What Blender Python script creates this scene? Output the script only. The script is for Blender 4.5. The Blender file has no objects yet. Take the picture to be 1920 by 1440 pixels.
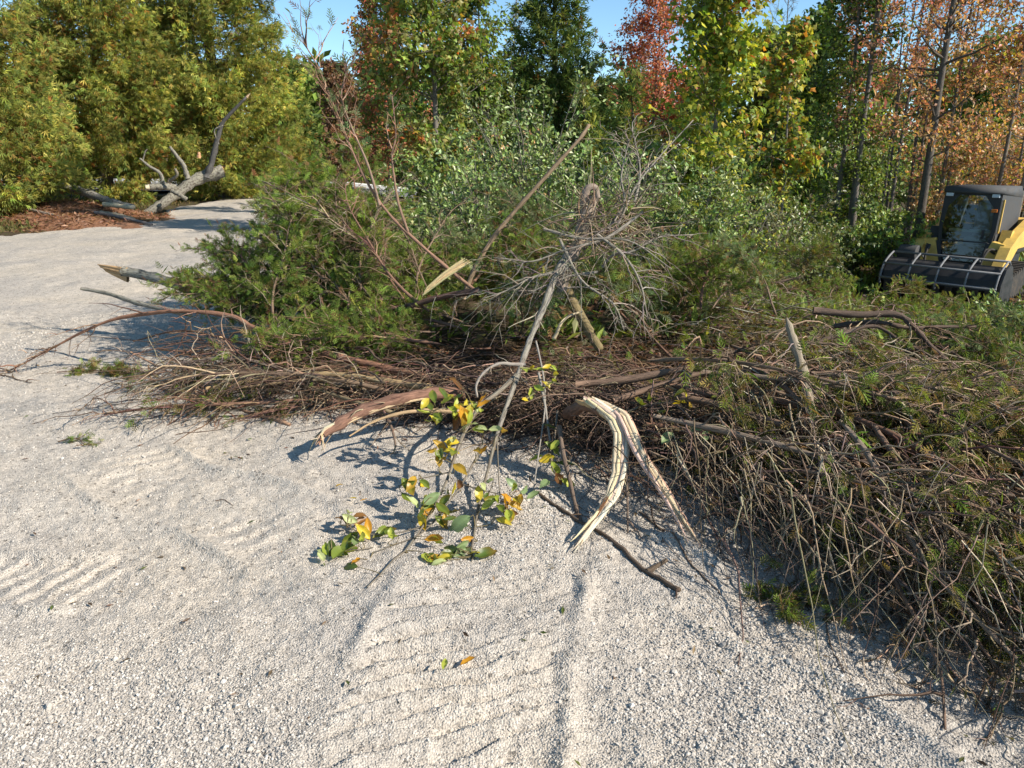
import bpy, math, random
import numpy as np
from mathutils import Vector, Matrix, Quaternion

SC = bpy.context.scene
COL = SC.collection
PI = math.pi
rng = np.random.default_rng(11)
random.seed(11)

# ------------------------------------------------------------------ camera
CAM_H, PITCH, FPX = 1.65, math.radians(17.0), 1450.0     # FPX: focal length in pixels of the 1920 px wide photo
cd = bpy.data.cameras.new('camera')
cd.sensor_width = 36.0
cd.lens = 36.0 * FPX / 1920.0
cd.clip_start, cd.clip_end = 0.05, 2000.0
cam = bpy.data.objects.new('camera', cd)
cam.location = (0, 0, CAM_H)
cam.rotation_euler = (PI / 2 - PITCH, 0, 0)
COL.objects.link(cam)
SC.camera = cam

# ------------------------------------------------------------------ world and sun
SUN_EL = math.radians(36)
SUN_DIR = Vector((0.926 * math.cos(SUN_EL), -0.378 * math.cos(SUN_EL), math.sin(SUN_EL))).normalized()
wd = bpy.data.worlds.new('World')
SC.world = wd
wd.use_nodes = True
nt = wd.node_tree
nt.nodes.clear()
w_out = nt.nodes.new('ShaderNodeOutputWorld')
w_bg = nt.nodes.new('ShaderNodeBackground')
w_sky = nt.nodes.new('ShaderNodeTexSky')
w_sky.sky_type = 'NISHITA'
w_sky.sun_disc = False
w_sky.sun_elevation = SUN_EL
w_sky.sun_rotation = math.atan2(SUN_DIR.x, SUN_DIR.y)
w_sky.air_density, w_sky.dust_density, w_sky.ozone_density = 0.75, 0.05, 2.0
w_sky.altitude = 1500
w_bg.inputs['Strength'].default_value = 0.108
w_hs = nt.nodes.new('ShaderNodeHueSaturation')
w_hs.inputs['Saturation'].default_value = 1.03
w_hs.inputs['Hue'].default_value = 0.484
nt.links.new(w_sky.outputs[0], w_hs.inputs['Color'])
nt.links.new(w_hs.outputs[0], w_bg.inputs['Color'])
nt.links.new(w_bg.outputs[0], w_out.inputs['Surface'])

sl = bpy.data.lights.new('sun', 'SUN')
sl.energy = 4.3
sl.angle = math.radians(0.53)
sl.color = (1.0, 0.925, 0.81)
so = bpy.data.objects.new('sun', sl)
so.rotation_euler = SUN_DIR.to_track_quat('Z', 'Y').to_euler()
so.location = SUN_DIR * 60
COL.objects.link(so)

SC.view_settings.view_transform = 'Standard'
SC.view_settings.look = 'None'
SC.view_settings.exposure = 0.90
SC.view_settings.gamma = 1.0
SC.view_settings.use_curve_mapping = False
SC.cycles.max_bounces = 6
SC.cycles.diffuse_bounces = 3
SC.cycles.transparent_max_bounces = 8

# ------------------------------------------------------------------ placing helpers
_cp, _sp = math.cos(PITCH), math.sin(PITCH)


def W(px, py, Y):
    """world point seen at photo pixel (px, py) at forward distance Y"""
    xc, yc = (px - 960) / FPX, -(py - 720) / FPX
    d = np.array([xc, _cp + yc * _sp, -_sp + yc * _cp])
    return np.array([0, 0, CAM_H]) + d * (Y / d[1])


def path(pts, n=24):
    """smooth polyline of n points through (px, py, Y) triples"""
    return smooth(np.array([W(*p) for p in pts]), n)


def smooth(P, n):
    P = np.asarray(P, float)
    if len(P) == 2:
        t = np.linspace(0, 1, n)[:, None]
        return P[0] * (1 - t) + P[1] * t
    E = np.vstack([2 * P[0] - P[1], P, 2 * P[-1] - P[-2]])
    seg = np.linspace(0, len(P) - 1 - 1e-6, n)
    i = seg.astype(int)
    t = (seg - i)[:, None]
    a, b, c, d = E[i], E[i + 1], E[i + 2], E[i + 3]
    return 0.5 * (2 * b + (c - a) * t + (2 * a - 5 * b + 4 * c - d) * t ** 2 + (3 * b - a - 3 * c + d) * t ** 3)


def sstep(a, b, x):
    t = np.clip((np.asarray(x, float) - a) / (b - a), 0, 1)
    return t * t * (3 - 2 * t)


def _hash(ix, iy, s):
    h = (ix.astype(np.int64) * 374761393 + iy.astype(np.int64) * 668265263 + s * 974634777) & 0x7fffffff
    h = ((h ^ (h >> 13)) * 1274126177) & 0x7fffffff
    return ((h ^ (h >> 16)) & 0xffff) / 65535.0


def vnoise(x, y, s=0):
    x, y = np.asarray(x, float), np.asarray(y, float)
    ix, iy = np.floor(x), np.floor(y)
    fx, fy = x - ix, y - iy
    fx, fy = fx * fx * (3 - 2 * fx), fy * fy * (3 - 2 * fy)
    a, b = _hash(ix, iy, s), _hash(ix + 1, iy, s)
    c, d = _hash(ix, iy + 1, s), _hash(ix + 1, iy + 1, s)
    return (a * (1 - fx) + b * fx) * (1 - fy) + (c * (1 - fx) + d * fx) * fy - 0.5


def terrain(x, y):
    x, y = np.asarray(x, float), np.asarray(y, float)
    s = 0.93 * (x - 1.6) + 0.37 * (y - 3.6)
    return -0.95 * sstep(1.2, 8.5, s) * (1 - 0.45 * sstep(16, 26, y))


def tz(x, y):
    return float(terrain(x, y))


# ------------------------------------------------------------------ mesh helpers
class Geo:
    def __init__(self):
        self.V, self.T, self.Q, self.C, self.B, self.n = [], [], [], [], [], 0

    def add(self, V, T=None, Q=None, C=(0.5, 0.5, 0.5), B=None):
        V = np.asarray(V, float).reshape(-1, 3)
        if T is not None and len(T):
            self.T.append(np.asarray(T, np.int64).reshape(-1, 3) + self.n)
        if Q is not None and len(Q):
            self.Q.append(np.asarray(Q, np.int64).reshape(-1, 4) + self.n)
        C = np.asarray(C, float)
        if C.ndim == 1:
            C = np.broadcast_to(C, (len(V), 3))
        self.V.append(V)
        self.C.append(C)
        self.B.append(V if B is None else np.asarray(B, float))
        self.n += len(V)

    def tubes(self, Pth, R, sides=4, C=(0.2, 0.15, 0.1), cap=False, knob=0.0):
        P = np.asarray(Pth, float)
        if P.ndim == 2:
            P = P[None]
        N, K, _ = P.shape
        R = np.broadcast_to(np.asarray(R, float), (N, K))
        Tn = np.gradient(P, axis=1)
        Tn /= np.linalg.norm(Tn, axis=2, keepdims=True) + 1e-9
        ref = np.where(np.abs(Tn[:, 0, 2:3]) > 0.75, np.array([[1.0, 0, 0]]), np.array([[0, 0, 1.0]]))
        A = np.zeros_like(Tn)
        a = np.cross(Tn[:, 0], ref)
        for k in range(K):                    # carry the frame along the curve
            a = a - Tn[:, k] * (a * Tn[:, k]).sum(1, keepdims=True)
            a /= np.linalg.norm(a, axis=1, keepdims=True) + 1e-9
            A[:, k] = a
        Bv = np.cross(Tn, A)
        ang = np.linspace(0, 2 * PI, sides, endpoint=False)
        ca, sa = np.cos(ang), np.sin(ang)
        RR = R[:, :, None, None] * np.ones((N, K, sides, 1))
        if knob:
            RR = RR * (1 + knob * rng.normal(size=(N, K, sides, 1)))
        V = P[:, :, None, :] + RR * (A[:, :, None, :] * ca[None, None, :, None] + Bv[:, :, None, :] * sa[None, None, :, None])
        ln = np.concatenate([np.zeros((N, 1)), np.cumsum(np.linalg.norm(np.diff(P, axis=1), axis=2), axis=1)], axis=1)
        off = rng.random((N, 1, 1)) * 40
        bk = np.stack(np.broadcast_arrays(ca[None, None, :] * 1.0 + off, sa[None, None, :] * 1.0 + 0 * off, ln[:, :, None] * 5.0), axis=-1)
        j = np.arange(sides)
        j2 = (j + 1) % sides
        q = np.stack([j, j2, j2 + sides, j + sides], axis=1)
        q = (q[None] + (np.arange(K - 1) * sides)[:, None, None]).reshape(-1, 4)
        Q = (q[None] + (np.arange(N) * K * sides)[:, None, None]).reshape(-1, 4)
        C = np.asarray(C, float)
        if C.ndim == 2 and C.shape[0] == N:
            C = np.repeat(C, K * sides, axis=0)
        elif C.ndim == 2:
            C = np.repeat(C, sides, axis=0)
        self.add(V, None, Q, C, bk.reshape(-1, 3))
        if cap:
            base = self.n - N * K * sides
            for i in range(N):
                for k in (0, K - 1):
                    r = np.arange(sides) + base + (i * K + k) * sides
                    for a in range(1, sides - 1):
                        self.T.append(np.array([[r[0], r[a], r[a + 1]]]))

    def scatter(self, tmpl, P, D, Nn, S, C):
        """copies of a leaf template: y axis along D, z axis near Nn"""
        tv, tt = tmpl
        P, D, Nn = (np.asarray(a, float) for a in (P, D, Nn))
        if not len(P):
            return
        D = D / (np.linalg.norm(D, axis=1, keepdims=True) + 1e-9)
        X = np.cross(D, Nn)
        X /= np.linalg.norm(X, axis=1, keepdims=True) + 1e-9
        Z = np.cross(X, D)
        S = np.broadcast_to(np.asarray(S, float), (len(P),))
        V = P[:, None, :] + S[:, None, None] * (tv[None, :, 0:1] * X[:, None] + tv[None, :, 1:2] * D[:, None] + tv[None, :, 2:3] * Z[:, None])
        T = (tt[None] + (np.arange(len(P)) * len(tv))[:, None, None]).reshape(-1, 3)
        self.add(V, T, None, np.repeat(np.asarray(C, float), len(tv), axis=0))

    def mesh(self, name, mats, smooth=False):
        me = bpy.data.meshes.new(name)
        V = np.vstack(self.V) if self.V else np.zeros((0, 3))
        T = np.vstack(self.T) if self.T else np.zeros((0, 3), np.int64)
        Q = np.vstack(self.Q) if self.Q else np.zeros((0, 4), np.int64)
        nf = len(T) + len(Q)
        me.vertices.add(len(V))
        me.vertices.foreach_set('co', V.astype(np.float32).ravel())
        me.loops.add(T.size + Q.size)
        me.loops.foreach_set('vertex_index', np.concatenate([T.ravel(), Q.ravel()]).astype(np.int32))
        me.polygons.add(nf)
        st = np.concatenate([np.arange(len(T)) * 3, T.size + np.arange(len(Q)) * 4]).astype(np.int32)
        me.polygons.foreach_set('loop_start', st)
        me.polygons.foreach_set('loop_total', np.concatenate([np.full(len(T), 3), np.full(len(Q), 4)]).astype(np.int32))
        me.polygons.foreach_set('use_smooth', np.full(nf, smooth))
        ca = me.attributes.new('tint', 'FLOAT_COLOR', 'POINT')
        cc = np.ones((len(V), 4), np.float32)
        cc[:, :3] = np.vstack(self.C)
        ca.data.foreach_set('color', cc.ravel())
        ba = me.attributes.new('bark', 'FLOAT_VECTOR', 'POINT')
        ba.data.foreach_set('vector', np.vstack(self.B).astype(np.float32).ravel())
        for m in (mats if isinstance(mats, (list, tuple)) else [mats]):
            me.materials.append(m)
        me.update(calc_edges=True)
        me.validate()
        return me

    def obj(self, name, mats, parent=None, smooth=False, origin=None):
        if origin is not None:
            o3 = np.asarray(origin, float)
            self.V = [v - o3 for v in self.V]
        me = self.mesh(name, mats, smooth)
        o = bpy.data.objects.new(name, me)
        COL.objects.link(o)
        if parent is not None:
            o.parent = parent
        elif origin is not None:
            o.location = origin
        return o


def tag(o, label=None, cat=None, group=None, kind=None):
    if label:
        o['label'] = label
    if cat:
        o['category'] = cat
    if group:
        o['group'] = group
    if kind:
        o['kind'] = kind
    return o


def thing(name, loc, label, cat, group=None, rotz=0.0):
    o = bpy.data.objects.new(name, None)
    o.empty_display_size = 0.1
    o.location = loc
    o.rotation_euler = (0, 0, rotz)
    COL.objects.link(o)
    return tag(o, label, cat, group)


def copy_thing(root, label=None, group=None):
    r = root.copy()
    COL.objects.link(r)
    if label:
        r['label'] = label
    if group:
        r['group'] = group
    for ch in root.children:
        c = ch.copy()
        COL.objects.link(c)
        c.parent = r
    return r


# ------------------------------------------------------------------ materials
def new_mat(name):
    m = bpy.data.materials.new(name)
    m.use_nodes = True
    n = m.node_tree
    n.nodes.clear()
    out = n.nodes.new('ShaderNodeOutputMaterial')
    b = n.nodes.new('ShaderNodeBsdfPrincipled')
    n.links.new(b.outputs[0], out.inputs[0])
    return m, n, b, out


def attr(n, name):
    a = n.nodes.new('ShaderNodeAttribute')
    a.attribute_name = name
    return a


def noise(n, vec, scale, detail=4, rough=0.6):
    t = n.nodes.new('ShaderNodeTexNoise')
    t.inputs['Scale'].default_value = scale
    t.inputs['Detail'].default_value = detail
    t.inputs['Roughness'].default_value = rough
    if vec is not None:
        n.links.new(vec, t.inputs['Vector'])
    return t


def ramp(n, fac, stops):
    r = n.nodes.new('ShaderNodeValToRGB')
    e = r.color_ramp.elements
    while len(e) < len(stops):
        e.new(0.5)
    for k, (p, c) in enumerate(stops):
        e[k].position = p
        e[k].color = (*c, 1) if not isinstance(c, (int, float)) else (c, c, c, 1)
    n.links.new(fac, r.inputs[0])
    return r


def mixc(n, a, b, fac, mode='MIX'):
    m = n.nodes.new('ShaderNodeMix')
    m.data_type = 'RGBA'
    m.blend_type = mode
    m.clamp_factor = True
    for sock, v in ((m.inputs[0], fac), (m.inputs[6], a), (m.inputs[7], b)):
        if hasattr(v, 'links') or hasattr(v, 'is_linked'):
            n.links.new(v, sock)
        elif isinstance(v, (int, float)):
            sock.default_value = v
        else:
            sock.default_value = (*v, 1)
    return m.outputs[2]


def bump(n, b, height, strength, dist=0.01):
    k = n.nodes.new('ShaderNodeBump')
    k.inputs['Strength'].default_value = strength
    k.inputs['Distance'].default_value = dist
    n.links.new(height, k.inputs['Height'])
    n.links.new(k.outputs[0], b.inputs['Normal'])
    return k


def leaf_mat(name, trans=0.3, rough=0.55, spec=0.25):
    m, n, b, out = new_mat(name)
    a = attr(n, 'tint')
    n.links.new(a.outputs['Color'], b.inputs['Base Color'])
    b.inputs['Roughness'].default_value = rough
    b.inputs['Specular IOR Level'].default_value = spec
    tr = n.nodes.new('ShaderNodeBsdfTranslucent')
    n.links.new(mixc(n, a.outputs['Color'], (1.25, 1.15, 0.55), 1.0, 'MULTIPLY'), tr.inputs['Color'])
    mx = n.nodes.new('ShaderNodeMixShader')
    mx.inputs[0].default_value = trans
    n.links.new(b.outputs[0], mx.inputs[1])
    n.links.new(tr.outputs[0], mx.inputs[2])
    n.links.new(mx.outputs[0], out.inputs[0])
    return m


def bark_mat(name, lichen=0.0, fibre=0.0, bumps=0.6):
    m, n, b, out = new_mat(name)
    a = attr(n, 'tint')
    bk = attr(n, 'bark')
    t1 = noise(n, bk.outputs['Vector'], 3.2, 5, 0.7)
    r1 = ramp(n, t1.outputs['Fac'], [(0.3, 0.45), (0.7, 1.5)])
    col = mixc(n, a.outputs['Color'], r1.outputs[0], 1.0, 'MULTIPLY')
    if lichen:
        t2 = noise(n, bk.outputs['Vector'], 1.7, 6, 0.75)
        r2 = ramp(n, t2.outputs['Fac'], [(0.5 - 0.1 * lichen, 0.0), (0.62 - 0.1 * lichen, 1.0)])
        col = mixc(n, col, (0.25, 0.235, 0.185), r2.outputs[0])
        t3 = noise(n, bk.outputs['Vector'], 4.0, 3, 0.6)
        r3 = ramp(n, t3.outputs['Fac'], [(0.50, 0.0), (0.60, 0.85)])
        col = mixc(n, col, (0.075, 0.06, 0.045), r3.outputs[0])
    if fibre:
        mp = n.nodes.new('ShaderNodeMapping')
        mp.inputs['Scale'].default_value = (5, 5, 0.5)
        n.links.new(bk.outputs['Vector'], mp.inputs['Vector'])
        t4 = noise(n, mp.outputs[0], 2.5, 5, 0.7)
        r4 = ramp(n, t4.outputs['Fac'], [(0.25, (0.62, 0.47, 0.32)), (0.42, (1, 1, 1)), (0.75, (1.12, 1.08, 1.0))])
        col = mixc(n, col, r4.outputs[0], fibre, 'MULTIPLY')
        bump(n, b, t4.outputs['Fac'], 0.7, 0.006)
    else:
        bump(n, b, t1.outputs['Fac'], bumps, 0.01)
    n.links.new(col, b.inputs['Base Color'])
    b.inputs['Roughness'].default_value = 0.8
    b.inputs['Specular IOR Level'].default_value = 0.25
    return m


def paint_mat(name, col, rough=0.4, metal=0.0, dirt=0.25, dirtcol=(0.12, 0.09, 0.06), scale=6.0, spec=0.5):
    m, n, b, out = new_mat(name)
    tc = n.nodes.new('ShaderNodeTexCoord')
    t = noise(n, tc.outputs['Object'], scale, 6, 0.7)
    r = ramp(n, t.outputs['Fac'], [(0.42, 0.0), (0.75, dirt)])
    n.links.new(mixc(n, col, dirtcol, r.outputs[0]), b.inputs['Base Color'])
    r2 = ramp(n, t.outputs['Fac'], [(0.3, rough), (0.8, min(1, rough + 0.35))])
    n.links.new(r2.outputs[0], b.inputs['Roughness'])
    b.inputs['Metallic'].default_value = metal
    b.inputs['Specular IOR Level'].default_value = spec
    return m


M_NEEDLE = leaf_mat('cedar_foliage', 0.40, 0.6, 0.2)
M_LEAF = leaf_mat('broad_leaf', 0.45, 0.45, 0.35)
M_OLIVE = leaf_mat('olive_leaf', 0.25, 0.4, 0.45)
M_BARK = bark_mat('bark')
M_LICHEN = bark_mat('lichen_bark', lichen=1.0)
M_GREYWOOD = bark_mat('grey_dead_wood', lichen=0.35)
M_WOOD = bark_mat('split_wood', fibre=0.85)
M_PALE = bark_mat('pale_split_wood', fibre=0.45)
M_SHRED = bark_mat('shredding_bark', fibre=0.7)


def gravel_mat():
    m, n, b, out = new_mat('gravel')
    geo = n.nodes.new('ShaderNodeNewGeometry')
    pos = geo.outputs['Position']
    big = noise(n, pos, 0.9, 4, 0.55)
    base = ramp(n, big.outputs['Fac'], [(0.35, (0.43, 0.39, 0.345)), (0.5, (0.50, 0.445, 0.38)), (0.68, (0.54, 0.47, 0.385))])
    vo = n.nodes.new('ShaderNodeTexVoronoi')
    vo.inputs['Scale'].default_value = 140
    n.links.new(pos, vo.inputs['Vector'])
    sepv = n.nodes.new('ShaderNodeSeparateColor')
    n.links.new(vo.outputs['Color'], sepv.inputs[0])
    grain = ramp(n, sepv.outputs[0], [(0.0, 0.55), (0.45, 0.95), (0.8, 1.05), (1.0, 1.45)])
    fine = noise(n, pos, 260, 3, 0.7)
    fr = ramp(n, fine.outputs['Fac'], [(0.3, 0.72), (0.7, 1.22)])
    c = mixc(n, base.outputs[0], grain.outputs[0], 0.55, 'MULTIPLY')
    c = mixc(n, c, fr.outputs[0], 0.8, 'MULTIPLY')
    mid = noise(n, pos, 14, 6, 0.8)
    mr = ramp(n, mid.outputs['Fac'], [(0.33, 0.62), (0.5, 1.0), (0.7, 1.16)])
    c = mixc(n, c, mr.outputs[0], 0.75, 'MULTIPLY')
    for sc_, th in ((46, 0.13), (88, 0.16)):      # darker stones among the pale ones
        v3 = n.nodes.new('ShaderNodeTexVoronoi')
        v3.inputs['Scale'].default_value = sc_
        n.links.new(pos, v3.inputs['Vector'])
        s3 = n.nodes.new('ShaderNodeSeparateColor')
        n.links.new(v3.outputs['Color'], s3.inputs[0])
        k3 = ramp(n, s3.outputs[1], [(th, 0.45), (th + .03, 1.0)])
        d3 = ramp(n, v3.outputs['Distance'], [(0.28, 1.0), (0.42, 0.0)])
        c = mixc(n, c, mixc(n, c, k3.outputs[0], 1.0, 'MULTIPLY'), d3.outputs[0])
    n.links.new(c, b.inputs['Base Color'])
    b.inputs['Roughness'].default_value = 0.92
    b.inputs['Specular IOR Level'].default_value = 0.15
    vo2 = n.nodes.new('ShaderNodeTexVoronoi')
    vo2.inputs['Scale'].default_value = 140
    n.links.new(pos, vo2.inputs['Vector'])
    md = noise(n, pos, 28, 5, 0.7)
    ad = n.nodes.new('ShaderNodeMath')
    ad.operation = 'SUBTRACT'
    n.links.new(md.outputs['Fac'], ad.inputs[0])
    n.links.new(vo2.outputs['Distance'], ad.inputs[1])
    bump(n, b, ad.outputs[0], 0.6, 0.010)
    return m


def stone_mat():
    m, n, b, out = new_mat('gravel_stone')
    oi = n.nodes.new('ShaderNodeObjectInfo')
    r = ramp(n, oi.outputs['Random'], [(0.0, (0.24, 0.222, 0.205)), (0.3, (0.38, 0.35, 0.315)), (0.6, (0.48, 0.436, 0.384)), (0.88, (0.54, 0.497, 0.443)), (1.0, (0.64, 0.61, 0.56))])
    n.links.new(r.outputs[0], b.inputs['Base Color'])
    b.inputs['Roughness'].default_value = 0.9
    b.inputs['Specular IOR Level'].default_value = 0.2
    return m


def soil_mat(name, stops, scale=3.0, fine=60, bstr=0.8):
    m, n, b, out = new_mat(name)
    geo = n.nodes.new('ShaderNodeNewGeometry')
    t = noise(n, geo.outputs['Position'], scale, 8, 0.7)
    r = ramp(n, t.outputs['Fac'], stops)
    f = noise(n, geo.outputs['Position'], fine, 4, 0.7)
    fr = ramp(n, f.outputs['Fac'], [(0.3, 0.5), (0.7, 1.5)])
    n.links.new(mixc(n, r.outputs[0], fr.outputs[0], 0.9, 'MULTIPLY'), b.inputs['Base Color'])
    b.inputs['Roughness'].default_value = 0.95
    b.inputs['Specular IOR Level'].default_value = 0.1
    bump(n, b, f.outputs['Fac'], bstr, 0.03)
    return m


M_GRAVEL = gravel_mat()
M_STONE = stone_mat()
M_SOIL = soil_mat('forest_floor', [(0.3, (0.045, 0.035, 0.022)), (0.5, (0.085, 0.06, 0.038)), (0.62, (0.07, 0.075, 0.03)), (0.75, (0.12, 0.085, 0.05))])
M_MULCH = soil_mat('wood_chips', [(0.3, (0.14, 0.07, 0.04)), (0.55, (0.24, 0.125, 0.075)), (0.75, (0.33, 0.2, 0.13))], 2.0, 25)
M_VERGE = soil_mat('verge_turf', [(0.3, (0.08, 0.085, 0.03)), (0.5, (0.14, 0.12, 0.05)), (0.7, (0.2, 0.13, 0.075))], 1.2, 30)
M_ASPHALT = soil_mat('asphalt', [(0.3, (0.13, 0.13, 0.135)), (0.7, (0.2, 0.2, 0.2))], 0.7, 80, 0.2)
M_KERB = paint_mat('pale_concrete', (0.72, 0.71, 0.68), 0.8, 0, 0.2)

# ------------------------------------------------------------------ ground
POLY = np.array([(2.9, -4), (2.9, 1.2), (2.0, 2.9), (0.75, 4.0), (-0.6, 5.0), (-2.0, 7.2), (-3.1, 12), (-4.6, 20), (-5.6, 29.5),
                 (-9.6, 29.5), (-9.4, 21.5), (-8.5, 18.2), (-10.2, 15.6), (-30, 14.0), (-30, -4)], float)


def poly_sd(x, y):
    """signed distance, positive inside the gravel drive"""
    x, y = np.asarray(x, float), np.asarray(y, float)
    d = np.full(x.shape, 1e9)
    ins = np.zeros(x.shape, bool)
    for i in range(len(POLY)):
        a, b = POLY[i], POLY[(i + 1) % len(POLY)]
        e = b - a
        t = np.clip(((x - a[0]) * e[0] + (y - a[1]) * e[1]) / (e @ e), 0, 1)
        d = np.minimum(d, np.hypot(x - a[0] - t * e[0], y - a[1] - t * e[1]))
        c = (a[1] > y) != (b[1] > y)
        with np.errstate(divide='ignore', invalid='ignore'):
            ins ^= c & (x < (b[0] - a[0]) * (y - a[1]) / (b[1] - a[1] + 1e-12) + a[0])
    return np.where(ins, d, -d)


def tread(x, y, a, b, half, period, amp, slant, s):
    """bars pressed by a tracked machine along the line a-b"""
    a, b = np.array(a, float), np.array(b, float)
    e = b - a
    L = np.hypot(*e)
    e = e / L
    u = (x - a[0]) * e[0] + (y - a[1]) * e[1]
    v = -(x - a[0]) * e[1] + (y - a[1]) * e[0]
    v = v + 0.04 * np.sin(u * 2.1 + s) + 0.14 * vnoise(u * 1.9 + s, 0 * u, s) + 0.035 * vnoise(x * 7, y * 7, s + 3)
    mask = sstep(-0.15, 0.1, u) * sstep(-0.15, 0.1, L - u) * (1 - sstep(half * 0.8, half * 1.05, np.abs(v)))
    ph = (u + slant * v + 0.10 * vnoise(x * 2.3, y * 2.3, s) + 0.035 * vnoise(x * 9, y * 9, s + 1)) / period
    fr = ph - np.floor(ph)
    amp = amp * (0.5 + 1.1 * _hash(np.floor(ph), np.floor(v * 2.6), s))
    saw = fr * (1 - sstep(0.86, 1.0, fr))
    patchy = np.clip(1.9 * (vnoise(x * 2.6, y * 2.6, s + 5) + 0.32), 0, 1.25)
    berm = 1.6 * np.exp(-((np.abs(v) - half * 1.1) / 0.035) ** 2) * sstep(-0.1, 0.2, u) * sstep(-0.1, 0.2, L - u)
    return amp * mask * patchy * (saw - 0.55) + 0.022 * berm * (0.5 + vnoise(x * 3, y * 3, s + 2) * 1.3)


def gravel_z(x, y):
    x, y = np.asarray(x, float), np.asarray(y, float)
    z = terrain(x, y) + 0.10 * vnoise(x * 0.45, y * 0.45, 1) + 0.045 * vnoise(x * 1.7, y * 1.7, 2) + 0.02 * vnoise(x * 5, y * 5, 3)
    z = z + (0.010 * vnoise(x * 16, y * 16, 4) + 0.007 * vnoise(x * 38, y * 38, 5) + 0.004 * vnoise(x * 80, y * 80, 6))
    z = z + tread(x, y, (-0.25, 0.9), (-0.10, 2.75), 0.33, 0.105, 0.036, 0.55, 3)
    z = z + tread(x, y, (-3.4, 2.6), (-1.62, 2.78), 0.19, 0.10, 0.013, -0.35, 9)
    z = z + tread(x, y, (-2.2, 3.9), (-0.9, 3.0), 0.26, 0.11, 0.009, -0.2, 15)
    z = z + tread(x, y, (0.45, 2.95), (1.9, 1.35), 0.20, 0.10, 0.024, -0.7, 21)
    return z


def grid_obj(name, xs, ys, zf, mat, smooth=True):
    X, Y = np.meshgrid(xs, ys)
    Z = zf(X, Y)
    g = Geo()
    nx, ny = len(xs), len(ys)
    i = (np.arange(ny - 1)[:, None] * nx + np.arange(nx - 1)[None]).ravel()
    g.add(np.stack([X, Y, Z], -1).reshape(-1, 3), None, np.stack([i, i + 1, i + nx + 1, i + nx], 1), (0.3, 0.3, 0.3))
    return g.obj(name, mat, None, smooth)


def ground_z(x, y):
    z = terrain(x, y) + 0.12 * vnoise(x * 0.5, y * 0.5, 31) + 0.05 * vnoise(x * 2, y * 2, 32)
    far = sstep(40, 60, np.hypot(x, y))
    return z * (1 - far) - 0.12 * sstep(-0.25, 0.35, poly_sd(x, y))


u = np.linspace(-1, 1, 201)
gx = 12 * u + 900 * u ** 9
v = np.linspace(0, 1, 201)
gy = -6 + 30 * v + 900 * v ** 9
grd = grid_obj('ground', gx, gy, ground_z, M_SOIL)
tag(grd, kind='structure')


def road_z(x, y):
    return gravel_z(x, y) - 0.14 * (1 - sstep(-0.25, 0.12, poly_sd(x, y) + 0.25 * vnoise(x * 3, y * 3, 41)))


ry = 1.25 * np.exp(np.linspace(0, math.log(31.0 / 1.25), 680))
# the near part fine, the far part coarser: rows widen with distance
Xr = np.linspace(-1, 1, 560)
g = Geo()
Yg = np.repeat(ry[:, None], len(Xr), 1)
Xg = Xr[None, :] * (0.45 + 0.76 * Yg)
Zg = road_z(Xg, Yg)
nx = len(Xr)
i = (np.arange(len(ry) - 1)[:, None] * nx + np.arange(nx - 1)[None])
sd = poly_sd(Xg, Yg)
keep = (sd[:-1, :-1] > -0.7).ravel()
i = i.ravel()[keep]
g.add(np.stack([Xg, Yg, Zg], -1).reshape(-1, 3), None, np.stack([i, i + 1, i + nx + 1, i + nx], 1))
rd = g.obj('gravel_road', M_GRAVEL, None, True)
tag(rd, kind='structure')
# the drive behind and beside the camera
bk = grid_obj('gravel_road', np.linspace(-14, 2.8, 90), np.linspace(-4, 1.27, 40), lambda x, y: road_z(x, y) - 0.004, M_GRAVEL)
tag(bk, kind='structure')

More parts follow.
